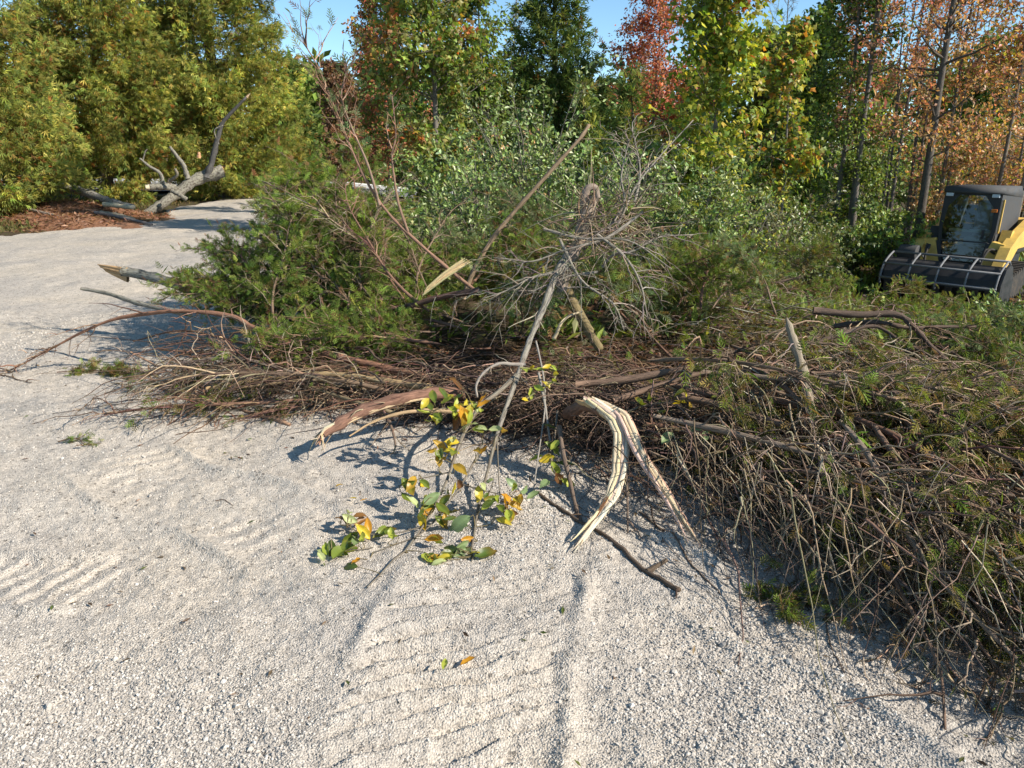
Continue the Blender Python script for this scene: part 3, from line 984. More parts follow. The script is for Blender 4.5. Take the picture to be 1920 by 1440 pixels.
shrub(1500, 14.5, 1.6, 1.0, 'olive bush with tan dry leaves before the dim green maple', GS, GREEN + [(.2, .14, .06)], 16, lsize=.09)
shrub(1250, 12.5, 1.7, 1.0, 'green bush filling the gap below the red maple', GS, GREEN + OLIVE[:1], 18, lsize=.08)
shrub(1120, 12.0, 1.9, .9, 'green bush below the bright young cedar', GS, CEDAR_G + OLIVE[:2], 16, lsize=.08)
shrub(860, 12.5, 1.8, 1.0, 'green bush at the foot of the yellow green maple', GS, GREEN + OLIVE[:2], 18, lsize=.085)
shrub(945, 12.0, 2.0, .9, 'green bush with a few orange leaves at the foot of the deep green maple', GS, GREEN + AMBER[:1], 16, lsize=.085)
shrub(1800, 18.0, 1.8, 1.3, 'amber bush glowing behind the loader', GS, AMBER, 18, lsize=.1)
shrub(1695, 10.4, .5, .22, 'slender bright sprig standing before the loader drum on its left', GS, GREEN + OLIVE, 6)
shrub(1788, 10.2, .45, .28, 'bright leafy sprig standing before the middle of the loader drum', GS, GREEN + OLIVE, 6)
shrub(1990, 8.0, .9, .4, 'grey green bush hiding the loader right side', GS, OLIVE + CEDAR_G, 12)
shrub(1975, 6.6, .7, .4, 'grey green bush at the right edge of the photo below the loader', GS, OLIVE + CEDAR_G, 14)

GB = 'bushes deep in the wood behind the bare trunks'
for (px, Y, H, R, pal, lab) in [(1390, 20, 2.6, 1.4, GREEN, 'deep green bush behind the sunlit maple'), (1450, 25, 3.0, 1.7, GREEN + AMBER[:1], 'green and tan bush under the leafless grey tree'),
                                (1525, 24, 2.8, 1.6, CEDAR_G, 'dark bush left of the poplar foot'), (1610, 23, 2.6, 1.6, GREEN + YEL[:1], 'mottled bush right of the poplar foot'),
                                (1665, 26, 2.8, 1.7, GREEN + AMBER[:2], 'green and amber bush seen between the bare trunks'), (1725, 24, 2.4, 1.5, CEDAR_G + GREEN, 'dark green bush left of the thick trunk'),
                                (1770, 27, 3.0, 1.8, AMBER + GREEN[:2], 'amber and green bush right of the thick trunk'), (1860, 26, 3.2, 1.9, AMBER, 'amber bush farthest behind the loader'),
                                (1940, 24, 3.0, 1.8, AMBER + PINK, 'rusty bush at the right edge behind the loader'), (1300, 22, 2.6, 1.5, GREEN + OLIVE, 'green bush behind the hanging sunlit leaves')]:
    shrub(px, Y, H, R, lab, GB, pal, 18, lsize=.15, nt=8, nlf=10)

# ------------------------------------------------------------------ compact loader
def loader():
    Y = 14.6
    x = W(1866, 277, Y)[0]
    z0 = tz(x, Y) + 0.0
    root = thing('compact_loader', (x, Y, z0), 'yellow and black tracked compact loader with glazed cab, clearing brush at the wood edge', 'loader', rotz=-0.82)
    root.scale = (.93, .93, .93)
    YEL_P = paint_mat('yellow_paint', (0.70, 0.45, 0.10), 0.4, 0, 0.5, (0.2, 0.13, 0.06), 5)
    BLK = paint_mat('black_paint', (0.018, 0.019, 0.022), 0.4, 0, 0.25, (0.12, 0.10, 0.08), 6)
    GRY = paint_mat('grey_plastic', (0.045, 0.047, 0.05), 0.6, 0, 0.3)
    RUB = paint_mat('track_rubber', (0.025, 0.024, 0.023), 0.9, 0, 0.7, (0.12, 0.09, 0.06), 9)
    STEEL = paint_mat('worn_steel', (0.17, 0.174, 0.18), 0.6, 0.0, 0.5, (0.06, 0.055, 0.05), 9)
    LAMP = paint_mat('lamp_lens', (0.55, 0.62, 0.68), 0.15, 0, 0.1)
    SEATM = paint_mat('pale_grey_vinyl', (0.30, 0.32, 0.31), 0.6, 0, 0.2)
    AMB = paint_mat('amber_lens', (0.6, 0.16, 0.02), 0.3)
    gm, n, b, out = new_mat('tinted_glass')
    tr = n.nodes.new('ShaderNodeBsdfTransparent')
    tr.inputs[0].default_value = (.45, .55, .53, 1)
    gl = n.nodes.new('ShaderNodeBsdfGlossy')
    gl.inputs['Roughness'].default_value = .03
    lw = n.nodes.new('ShaderNodeLayerWeight')
    lw.inputs[0].default_value = 0.35
    rr = ramp(n, lw.outputs['Fresnel'], [(0, 0.05), (1, .6)])
    mx = n.nodes.new('ShaderNodeMixShader')
    n.links.new(rr.outputs[0], mx.inputs[0])
    n.links.new(tr.outputs[0], mx.inputs[1])
    n.links.new(gl.outputs[0], mx.inputs[2])
    n.links.new(mx.outputs[0], out.inputs[0])
    import bmesh

    def fin(bm, name, mat, parent=root, bev=0.012, smooth=False):
        if bev:
            bmesh.ops.bevel(bm, geom=[e for e in bm.edges if e.is_manifold and e.calc_face_angle(0) > 0.5], offset=bev, segments=2, affect='EDGES', profile=.6)
        bmesh.ops.recalc_face_normals(bm, faces=bm.faces)
        me = bpy.data.meshes.new(name)
        bm.to_mesh(me)
        bm.free()
        me.materials.append(mat)
        if smooth:
            for p in me.polygons:
                p.use_smooth = True
        o = bpy.data.objects.new(name, me)
        COL.objects.link(o)
        o.parent = parent
        return o

    def box(bm, c, s, rx=0.0):
        mt = Matrix.Translation(c) @ Matrix.Rotation(rx, 4, 'X') @ Matrix.Diagonal((*s, 1))
        bmesh.ops.create_cube(bm, size=1, matrix=mt)

    def prism(bm, pts, x0, x1):
        """polygon of (y, z) points pulled along x"""
        a = [bm.verts.new((x0, p[0], p[1])) for p in pts]
        c = [bm.verts.new((x1, p[0], p[1])) for p in pts]
        bm.faces.new(a)
        bm.faces.new(c[::-1])
        for k in range(len(pts)):
            bm.faces.new((a[k], a[(k + 1) % len(pts)], c[(k + 1) % len(pts)], c[k]))

    def plate(bm, pts, hole, y0, y1, lean=0.0):
        """front plate of (x, z) points with an opening; same count of points in both rings"""
        R = []
        for yy in (y0, y1):
            R.append([bm.verts.new((p[0], yy + lean * (p[1] - 1), p[1])) for p in pts])
            R.append([bm.verts.new((p[0], yy + lean * (p[1] - 1), p[1])) for p in hole])
        N = len(pts)
        for k in range(N):
            j = (k + 1) % N
            bm.faces.new((R[0][k], R[0][j], R[1][j], R[1][k]))
            bm.faces.new((R[2][k], R[3][k], R[3][j], R[2][j]))
            bm.faces.new((R[0][k], R[2][k], R[2][j], R[0][j]))
            bm.faces.new((R[1][k], R[1][j], R[3][j], R[3][k]))

    # tracks
    for sx in (-1, 1):
        bm = bmesh.new()
        prof = [(-0.78, 0.02), (0.80, 0.02), (0.98, 0.16), (1.0, 0.36), (0.85, 0.54), (0.3, 0.60), (-0.70, 0.46), (-0.95, 0.36), (-0.98, 0.18)]
        prism(bm, prof, sx * 0.52, sx * 0.86)
        tk = fin(bm, 'track', RUB, root, .03)
        pr = np.array(prof + prof[:1])
        sl_ = np.concatenate([[0], np.cumsum(np.hypot(*np.diff(pr, axis=0).T))])
        bm = bmesh.new()
        for d in np.arange(0.05, sl_[-1], 0.12):
            y = np.interp(d, sl_, pr[:, 0])
            z = np.interp(d, sl_, pr[:, 1])
            k = np.searchsorted(sl_, d) - 1
            t = pr[k + 1] - pr[k]
            box(bm, (sx * .69, y, z), (.36, .045, .07), math.atan2(t[1], t[0]))
        fin(bm, 'track_lugs', RUB, tk, 0)
    # chassis and engine hood
    bm = bmesh.new()
    box(bm, (0, .1, .55), (1.0, 1.9, .62))
    box(bm, (0, .95, 1.02), (1.1, .75, .55))
    fin(bm, 'chassis', BLK, root, .03)
    bm = bmesh.new()
    prism(bm, [(0.55, .85), (1.38, .85), (1.38, 1.30), (1.2, 1.42), (0.55, 1.42)], -.56, .56)
    fin(bm, 'engine_hood', YEL_P, root, .04)
    # yellow front cowl with the notch for the door glass
    bm = bmesh.new()
    ring = [(-.74, .42), (.74, .42), (.78, .55), (.72, 1.06), (.50, 1.10), (.36, .66), (.30, .61), (-.30, .61), (-.36, .66), (-.50, 1.10), (-.72, 1.06), (-.78, .55)]
    fa = [bm.verts.new((p[0], -.98 + .12 * (p[1] - 1), p[1])) for p in ring]
    fb = [bm.verts.new((p[0], -.80 + .12 * (p[1] - 1), p[1])) for p in ring]
    bm.faces.new(fa)
    bm.faces.new(fb[::-1])
    for k in range(len(ring)):
        j = (k + 1) % len(ring)
        bm.faces.new((fa[k], fa[j], fb[j], fb[k]))
    fin(bm, 'front_cowl', YEL_P, root, .02)
    bm = bmesh.new()
    box(bm, (0.02, -1.03, .525), (.24, .012, .07))
    fin(bm, 'dark_decal', BLK, root, 0)
    for sx in (-1, 1):
        bm = bmesh.new()
        prism(bm, [(-.95, .6), (-.55, .6), (-.5, 1.28), (-.62, 1.30), (-.80, 1.02), (-.95, .98)], sx * .54, sx * .72)
        fin(bm, 'fender', YEL_P if sx > 0 else GRY, root, .03)
    # cab: frame, roof, glass, sides
    bm = bmesh.new()
    zt = 2.06
    out_ = [(-.46, .98), (.46, .98), (.50, 1.3), (.50, 1.86), (.46, zt - .03), (-.46, zt - .03), (-.50, 1.86), (-.50, 1.3)]
    ho = [(-.39, .99), (.39, .99), (.43, 1.3), (.40, 1.70), (.22, 1.92), (-.22, 1.92), (-.40, 1.70), (-.43, 1.3)]
    plate(bm, out_, ho, -.90, -.84, .10)
    fin(bm, 'cab_frame', BLK, root, .012)
    bm = bmesh.new()
    out_ = [(-.34, .60), (.34, .60), (.40, .66), (.47, 1.05), (.40, 1.08), (-.40, 1.08), (-.47, 1.05), (-.40, .66)]
    ho = [(-.29, .645), (.29, .645), (.33, .68), (.40, 1.03), (.38, 1.06), (-.38, 1.06), (-.40, 1.03), (-.33, .68)]
    plate(bm, out_, ho, -.97, -.90, .12)
    fin(bm, 'door_frame', BLK, root, .008)
    bm = bmesh.new()
    pts = [(-.29, .64), (.29, .64), (.40, 1.0), (.43, 1.3), (.40, 1.70), (.22, 1.93), (-.22, 1.93), (-.40, 1.70), (-.43, 1.3), (-.40, 1.0)]
    bm.faces.new([bm.verts.new((p[0], -.905 + .10 * (p[1] - 1), p[1])) for p in pts])
    fin(bm, 'windshield', gm, root, 0)
    bm = bmesh.new()
    prism(bm, [(-.86, zt - .06), (-.80, zt + .02), (.30, zt + .02), (.44, zt - .10), (.46, zt - .2), (-.86, zt - .10)], -.505, .505)
    fin(bm, 'roof', GRY, root, .035, True)
    for sx in (-1, 1):
        bm = bmesh.new()
        prism(bm, [(-.84, 1.0), (.40, 1.0), (.46, 1.35), (.44, 1.90), (-.79, 1.96)], sx * .455, sx * .50)
        fin(bm, 'side_screen', GRY, root, .01)
    bm = bmesh.new()
    box(bm, (0, .44, 1.5), (.9, .03, .35))
    fin(bm, 'rear_panel', GRY, root, .01)
    bm = bmesh.new()
    box(bm, (0, -.35, .60), (.86, .9, .04))
    box(bm, (0, .30, 1.15), (.9, .04, .3))
    fin(bm, 'cab_floor', BLK, root, 0)
    bm = bmesh.new()
    box(bm, (0.05, -.05, 1.02), (.52, .5, .16))
    seat = fin(bm, 'seat', SEATM, root, .05, True)
    bm = bmesh.new()
    box(bm, (0.05, .22, 1.42), (.50, .14, .74), -.12)
    fin(bm, 'backrest', SEATM, seat, .06, True)
    for sx in (-1, 1):
        bm = bmesh.new()
        box(bm, (sx * .38, -.25, 1.12), (.10, .42, .30))
        fin(bm, 'armrest_console', GRY, root, .03)
    bm = bmesh.new()
    box(bm, (0, -.62, 1.25), (.78, .05, .06))
    fin(bm, 'lap_bar', SEATM, root, .02)
    for sx in (-1, 1):
        bm = bmesh.new()
        box(bm, (sx * .40, -.835, 1.935), (.13, .05, .075))
        fin(bm, 'headlight', LAMP, root, .015)
    bm = bmesh.new()
    box(bm, (.515, -.72, 1.55), (.03, .04, .62), -.10)
    fin(bm, 'grab_handle', YEL_P, root, .01)
    bm = bmesh.new()
    box(bm, (.42, -.86, 1.66), (.10, .03, .06))
    fin(bm, 'marker_lamp', AMB, root, .01)
    # lift arms
    for sx in (-1, 1):
        bm = bmesh.new()
        prism(bm, [(1.30, 1.52), (1.40, 1.30), (.9, 1.18), (-.55, .98), (-1.05, .62), (-1.12, .30), (-1.34, .30), (-1.36, .66), (-1.02, 1.02), (-.55, 1.24), (.6, 1.56)], sx * .66, sx * .84)
        arm = fin(bm, 'lift_arm', YEL_P, root, .02)
        bm = bmesh.new()
        bmesh.ops.create_cone(bm, cap_ends=True, segments=16, radius1=.045, radius2=.045, depth=.9, matrix=Matrix.Translation((sx * .60, -.55, .78)) @ Matrix.Rotation(1.0, 4, 'X'))
        fin(bm, 'hydraulic_cylinder', STEEL, arm, 0, True)
    for sx, k in ((-1, 0), (-1, 1), (1, 0), (1, 1)):
        g = Geo()
        g.tubes(smooth([(sx * .62, -.9, .92 - .08 * k), (sx * (.55 - .05 * k), -1.2, .98), (sx * .50, -1.36, .80), (sx * .48, -1.40, .62)], 12), .022, 6, (.02, .02, .02))
        g.obj('hose', RUB, root, True)
    bm = bmesh.new()
    box(bm, (.30, -.91, 1.22), (.04, .03, .16))
    fin(bm, 'door_handle', BLK, root, .006)
    bm = bmesh.new()
    box(bm, (.25, .72, 2.0), (.9, .06, .05))
    fin(bm, 'rear_bar', BLK, root, .01)
    # brush drum head with rails and ribs
    h0 = -.18
    bm = bmesh.new()
    arc = [(-1.40 + .04, .10), (-1.38, .42), (-1.46, .66), (-1.62, .74), (-1.82, .70), (-1.97, .52), (-2.02, .34)]
    inn = [(p[0] * .98 + .02, p[1] - .03) for p in arc][::-1]
    prism(bm, arc + [(-1.98, .33), (-1.93, .50), (-1.80, .66), (-1.62, .69), (-1.49, .62), (-1.43, .42), (-1.41, .10)], -1.0, 1.0)
    head = fin(bm, 'mulching_head', BLK, root, 0)
    rails = [(-1.60, .84), (-2.00, .66), (-2.12, .40)]
    for (yy, zz) in rails:
        bm = bmesh.new()
        bmesh.ops.create_cone(bm, cap_ends=True, segments=10, radius1=.022, radius2=.022, depth=2.04, matrix=Matrix.Translation((0, yy, zz)) @ Matrix.Rotation(PI / 2, 4, 'Y'))
        fin(bm, 'rail', STEEL, head, 0, True)
    for xx in (-1.0, -.5, 0, .5, 1.0):
        g = Geo()
        P = smooth([(xx, -1.48, .78), (xx, -1.62, .84), (xx, -1.99, .66), (xx, -2.12, .40), (xx, -2.09, .28)], 14)
        g.tubes(P, .02, 6, (.4, .4, .4))
        o = g.obj('rib', STEEL, head, True)
    for sx in (-1, 1):
        bm = bmesh.new()
        prism(bm, [(-1.36, .06), (-1.36, .50), (-1.50, .74), (-1.66, .80), (-1.86, .72), (-2.04, .46), (-2.04, .14), (-1.9, .04)], sx * 1.02, sx * 1.06)
        fin(bm, 'end_plate', BLK, head, .008)
    bm = bmesh.new()
    bmesh.ops.create_cone(bm, cap_ends=True, segments=20, radius1=.17, radius2=.17, depth=.34, matrix=Matrix.Translation((-.80, -1.36, .80)) @ Matrix.Rotation(PI / 2, 4, 'Y'))
    fin(bm, 'motor_housing', GRY, head, .02, True)
    bm = bmesh.new()
    bmesh.ops.create_cone(bm, cap_ends=True, segments=24, radius1=.22, radius2=.22, depth=1.96, matrix=Matrix.Translation((0, -1.68, .30)) @ Matrix.Rotation(PI / 2, 4, 'Y'))
    fin(bm, 'drum', BLK, head, 0, True)
    for k in range(9):
        bm = bmesh.new()
        xx = -.88 + k * .22
        box(bm, (xx, -2.02, .18), (.13, .03, .34), .12)
        fin(bm, 'flap', RUB, head, .008)
    return root


loader()

# ------------------------------------------------------------------ fallen boughs: the brush heap
BROWN = [(.22, .15, .10), (.31, .22, .145), (.12, .083, .055), (.42, .32, .225)]
REDB = [(.24, .135, .09), (.15, .085, .055), (.34, .22, .145)]
GREYW = [(.28, .235, .185), (.20, .165, .13), (.36, .31, .245)]
BFOL = [(.20, .27, .05), (.15, .215, .042), (.27, .30, .07), (.11, .165, .038)]
BFOL_Y = [(.18, .165, .04), (.135, .145, .036), (.23, .18, .06), (.10, .12, .03)]
BFOL_B = [(.18, .235, .10), (.14, .20, .085), (.23, .265, .14), (.10, .155, .055)]


def axes_at(P, q):
    K = P.shape[0] - 1
    f = q * K
    i = np.minimum(f.astype(int), K - 1)
    fr = (f - i)[:, None]
    return P[i] * (1 - fr) + P[i + 1] * fr, unit(P[i + 1] - P[i])


def bough_parts(stem, ntw, twl, nsub=5, spr=3, droop=.25, ang=.8, fol=1.0, side_up=.25, s0=.12, tw_r=.0045, pal=BROWN, size=.10, q_pow=1.0, floor=None):
    """twig tubes and foliage sprays growing from a stem polyline; floor(x, y) keeps twigs out of the ground"""
    q = s0 + (1 - s0) * rng.random(ntw) ** q_pow
    B, Tn = axes_at(stem, q)
    perp = unit(np.cross(Tn, np.array([0, 0, 1.0]) + .01))
    sg = rng.choice([-1, 1], ntw)[:, None]
    d = unit(Tn * (1.15 - ang * .45) + perp * sg * ang * rng.uniform(.5, 1.2, (ntw, 1)) + np.array([0, 0, 1]) * rng.normal(side_up, .35, (ntw, 1)))
    L = twl * (1.12 - .55 * q) * rng.uniform(.45, 1.15, ntw)
    s = np.linspace(0, 1, 7)
    cv = rng.normal(0, .24, (ntw, 3)) * np.array([1, 1, .6])
    P = B[:, None] + d[:, None] * (L[:, None] * s)[..., None] + cv[:, None] * (L[:, None] * s ** 2)[..., None]
    P[:, :, 2] -= (droop * L)[:, None] * s ** 2
    P[:, 1:] += np.cumsum(rng.normal(0, .015, P[:, 1:].shape), axis=1) * (L / .5)[:, None, None]
    if floor is not None:
        P[:, :, 2] = np.maximum(P[:, :, 2], floor(P[:, :, 0], P[:, :, 1]) + .008)
    tg, fg = Geo(), Geo()
    tg.tubes(P, tw_r * (1.15 - .85 * s)[None] * rng.uniform(.6, 1.5, (ntw, 1)), 3, tints(ntw, pal, None, .25))
    m = ntw * nsub
    if m:
        idx = np.repeat(np.arange(ntw), nsub)
        q2 = rng.uniform(.15, 1.0, m)
        f = q2 * 6
        i0 = np.minimum(f.astype(int), 5)
        fr = (f - i0)[:, None]
        B2 = P[idx, i0] * (1 - fr) + P[idx, i0 + 1] * fr
        T2 = unit(P[idx, i0 + 1] - P[idx, i0])
        d2 = unit(T2 * .7 + rng.normal(0, .55, (m, 3)))
        L2 = L[idx] * .34 * rng.uniform(.4, 1.2, m)
        s4 = np.linspace(0, 1, 5)
        cv = rng.normal(0, .2, (m, 3))
        P2 = B2[:, None] + d2[:, None] * (L2[:, None] * s4)[..., None] + cv[:, None] * (L2[:, None] * s4 ** 2)[..., None]
        P2[:, :, 2] -= (droop * 1.2 * L2)[:, None] * s4 ** 2
        if floor is not None:
            P2[:, :, 2] = np.maximum(P2[:, :, 2], floor(P2[:, :, 0], P2[:, :, 1]) + .006)
        tg.tubes(P2, tw_r * .5 * (1.2 - .9 * s4)[None] * rng.uniform(.6, 1.4, (m, 1)), 3, tints(m, pal, None, .3))
        if spr and fol:
            k = m * spr
            i2 = np.repeat(np.arange(m), spr)
            k_ok = rng.random(m)[i2] < fol
            i2 = i2[k_ok]
            k = len(i2)
            q3 = rng.uniform(.2, 1.0, k)
            f = q3 * 4
            i0 = np.minimum(f.astype(int), 3)
            fr = (f - i0)[:, None]
            C = P2[i2, i0] * (1 - fr) + P2[i2, i0 + 1] * fr
            D = unit(P2[i2, i0 + 1] - P2[i2, i0]) + rng.normal(0, .45, (k, 3))
            return tg, fg, C, D, size * rng.uniform(.55, 1.25, k), np.exp(rng.normal(0, .2, m))[i2]
    return tg, fg, np.zeros((0, 3)), np.zeros((0, 3)), np.zeros(0), np.zeros(0)


def gfloor(x, y):
    return np.where(poly_sd(x, y) > 0, gravel_z(x, y), ground_z(x, y))


def bough(name, label, stem, r0, r1, ntw=20, twl=.5, folpal=None, barkpal=BROWN, stemc=None, mat=None, group=None, cat='branch', sides=7, floor=gfloor, r_prof=None, brown=.12, **kw):
    """one fallen branch as a thing: stem, twigs and (if folpal) foliage"""
    stem = np.asarray(stem, float).copy()
    if floor is not None:
        stem[:, 2] = np.maximum(stem[:, 2], gfloor(stem[:, 0], stem[:, 1]) + .75 * max(r0, r1))
    o3 = stem[0].copy()
    root = thing(name, o3, label, cat, group)
    K = len(stem)
    s = np.linspace(0, 1, K)
    r = (r0 + (r1 - r0) * s) if r_prof is None else np.interp(s, *zip(*r_prof))
    r = r * (1 + .10 * np.sin(s * 37 + r0 * 900) + .06 * np.sin(s * 71 + 2))
    sg = Geo()
    sg.tubes(stem - o3, r[None], sides, stemc if stemc is not None else tints(1, barkpal, None, .1)[0], cap=True, knob=.09 if r0 > .012 else .04)
    sg.obj('stem', mat or M_BARK, root, True)
    if ntw:
        tg, fg, C, D, S, bt = bough_parts(stem, ntw, twl, fol=1.0 if folpal else 0, pal=barkpal, floor=floor, **kw)
        tg.V = [v - o3 for v in tg.V]
        tag(tg.obj('twigs', M_BARK, root, True), kind='stuff')
        if folpal and len(C):
            col = tints(len(C), folpal, None, .2) * bt[:, None]
            isb = rng.random(len(C)) < brown
            col[isb] = tints(isb.sum(), [(.2, .11, .05), (.16, .09, .045), (.26, .16, .07)], None, .2)
            fg.scatter(T_FEATHER, C - o3, D, unit(np.array([[.3, -.4, .75]]) + rng.normal(0, .6, (len(C), 3))), S, col)
            tag(fg.obj('foliage', M_NEEDLE, root), kind='stuff')
    return root


# templates for the heap's filling: boughs along +x from the origin
def template(L, r, ntw, twl, folpal, barkpal, bend, arch, spr, **kw):
    s = np.linspace(0, 1, 14)
    st = np.stack([L * s, bend * np.sin(s * PI) * L + .03 * np.sin(s * 9), arch * np.sin(s * PI * .9) * L - .05 * s ** 2 * L], 1)
    t = bough('cedar_bough', 'x', st, r, r * .25, ntw, twl, folpal, barkpal, floor=None, spr=spr, r_prof=[(0, r * .5), (.1, r), (1, r * .25)], stemc=np.array(barkpal[0]) * .85, **kw)
    return t


TB = [template(1.9, .016, 30, .62, None, BROWN, .06, .06, 0, droop=.4, nsub=6),
      template(1.6, .013, 26, .60, BFOL_Y + BFOL[:2], BROWN, -.10, .08, 3, droop=.5, nsub=6, size=.075),
      template(2.2, .020, 34, .66, None, REDB, .10, .05, 0, droop=.45, nsub=6),
      template(1.5, .012, 26, .55, BFOL_Y + BFOL[:2], BROWN, .05, .10, 3, droop=.55, nsub=6, size=.07),
      template(2.0, .017, 32, .6, None, [(.26, .2, .15), (.2, .15, .11), (.31, .25, .19)], -.05, .05, 0, droop=.35, nsub=6)]
TG = [template(1.5, .015, 26, .55, BFOL, BROWN, .05, .08, 3, droop=.15, nsub=6, size=.105),
      template(1.8, .018, 30, .6, BFOL, REDB, -.08, .05, 3, droop=.12, nsub=6, size=.11),
      template(1.3, .013, 24, .5, BFOL_Y + BFOL, BROWN, .08, .08, 3, droop=.2, nsub=6, size=.095),
      template(1.4, .014, 26, .55, BFOL_B, BROWN, -.04, .06, 3, droop=.15, nsub=6, size=.105)]
ALLT = TB + TG
_used = set()
LOOK = dict(zip([id(t) for t in ALLT], ['bare brown', 'sparsely leaved brown', 'long bare reddish', 'small sparsely leaved', 'bare tan', 'fresh green', 'long green', 'yellow green', 'grey green']))
FILLED = []


def place(t, loc, heading, pitch, roll, sc, label, group):
    r = t if id(t) not in _used and not _used.add(id(t)) else None
    if r is None:
        r = copy_thing(t)
    r.location = loc
    e = Matrix.Rotation(heading, 4, 'Z') @ Matrix.Rotation(-pitch, 4, 'Y') @ Matrix.Rotation(roll, 4, 'X')
    r.rotation_euler = e.to_euler()
    r.scale = (sc, sc, sc)
    tag(r, label, 'branch', group)
    FILLED.append((r, LOOK[id(t)]))
    return r


R_ = math.radians
U = rng.uniform

def fill(n, temps, area, zr, head, pitch, scale, label, group, keepf=None):
    k = 0
    while k < n:
        x, y = U(*area[0]), U(*area[1])
        if keepf is not None and not keepf(x, y):
            continue
        z = float(terrain(x, y)) + U(*zr)
        place(temps[rng.integers(len(temps))], (x, y, z), R_(U(*head)), R_(U(*pitch)), U(-.6, .6), U(*scale), label, group)
        k += 1


# right slope: brown boughs falling towards the camera and to the right
GRS = 'bare boughs on the right slope of the heap'
fill(34, TB, ((.6, 2.2), (3.5, 4.6)), (.15, .5), (-75, -15), (-14, 2), (.75, 1.1), 'thin brown twiggy cedar bough draped over the right slope of the heap', GRS)
fill(30, TB, ((1.1, 2.9), (2.7, 3.8)), (.15, .48), (-85, -20), (-22, -2), (.65, 1.0), 'thin brown twiggy cedar bough hanging down the right front of the heap', GRS)
fill(16, TB, ((1.7, 2.9), (2.0, 2.9)), (.12, .42), (-100, -40), (-25, -5), (.5, .85), 'small drooping cedar bough at the lower right front of the heap', GRS)
fill(5, [TG[2], TG[0]], ((1.2, 2.8), (2.8, 3.7)), (.02, .15), (-80, 0), (-5, 5), (.5, .8), 'dull green bough low under the twigs of the right slope', 'green boughs under the right slope')
# left lobe: boughs lying out over the gravel to the left
fill(10, TB, ((-1.2, .1), (4.6, 5.2)), (.06, .2), (160, 205), (-8, 3), (.6, 1.0), 'bare reddish cedar bough lying out to the left over the gravel', 'bare boughs in the left lobe of the heap')
fill(14, TG[:2], ((-1.3, -.2), (5.2, 6.0)), (.15, .4), (140, 195), (-4, 8), (.5, .8), 'cedar bough low in the left lobe with dark green ends', 'green boughs low in the left lobe')
GLG = 'green boughs piled on the left of the heap'
fill(28, TG[:2] + TG[:1], ((-1.85, -1.05), (5.8, 7.2)), (.25, .65), (70, 160), (5, 50), (.52, .82), 'fresh green cedar bough sticking up on the left of the heap', GLG)
fill(22, TG[:2], ((-1.6, -.2), (5.8, 7.2)), (.25, .6), (20, 170), (0, 22), (.5, .8), 'green cedar bough lying back towards the shrubs', GLG)
fill(14, TG[:2], ((-2.35, -1.5), (5.9, 7.0)), (.2, .5), (110, 195), (-2, 24), (.42, .68), 'small green cedar bough fringing the left end of the heap', GLG)
fill(7, TG[:2], ((-1.95, -1.5), (6.2, 7.0)), (.35, .6), (75, 125), (34, 58), (.75, .95), 'tall green cedar bough standing up in the left of the heap', GLG)
fill(9, TB[:1] + TB[2:3], ((-1.7, -.4), (5.6, 6.8)), (.2, .6), (60, 190), (8, 50), (.5, .8), 'bare brown bough sticking out of the green boughs', GLG)
# hollow and back of the heap
fill(6, TB + TB[:1], ((-.5, 1.4), (4.7, 5.8)), (.0, .06), (0, 360), (-3, 3), (.5, .9), 'dead brown bough in the dark hollow of the heap', 'dead boughs in the hollow')
fill(24, TG + TG[3:], ((-.4, 2.3), (5.9, 7.6)), (.2, .6), (0, 360), (6, 45), (.55, .85), 'green bough tangled behind the grey root', 'green boughs behind the grey root')
# mid right
fill(36, TG + TG[3:] + TB[1:2], ((1.8, 6.0), (5.4, 9.0)), (.02, .18), (0, 360), (-3, 5), (.42, .72), 'low grey green bough strewn over the clearing before the loader', 'boughs strewn over the clearing', lambda x, y: x > .9 + (9 - y) * .25 and not (x > .44 * y and y > 7.6))
fill(12, TB, ((1.8, 5.6), (4.8, 8.6)), (.02, .2), (0, 360), (-2, 6), (.5, .85), 'bare dark bough strewn over the clearing before the loader', 'bare boughs strewn over the clearing', lambda x, y: x > .9 + (9 - y) * .25)
fill(8, [TG[3], TG[0]], ((3.3, 4.2), (4.4, 5.8)), (.05, .3), (20, 160), (5, 32), (.5, .75), 'soft green cedar bough standing up at the right edge of the photo', 'green boughs at the right edge')
fill(10, TG, ((3.5, 8.5), (8.6, 12.2)), (.05, .35), (0, 360), (0, 10), (.5, .8), 'green bough lying in the clearing around the loader', 'boughs around the loader', lambda x, y: not (4.6 < x < 9.5 and 10.2 < y))

# fine twigs too many to count
SHADEB = [(.09, .06, .045), (.13, .085, .06), (.07, .05, .04), (.18, .12, .085)]  # browns darkened so the shade in the heap's hollow and gaps is coloured in


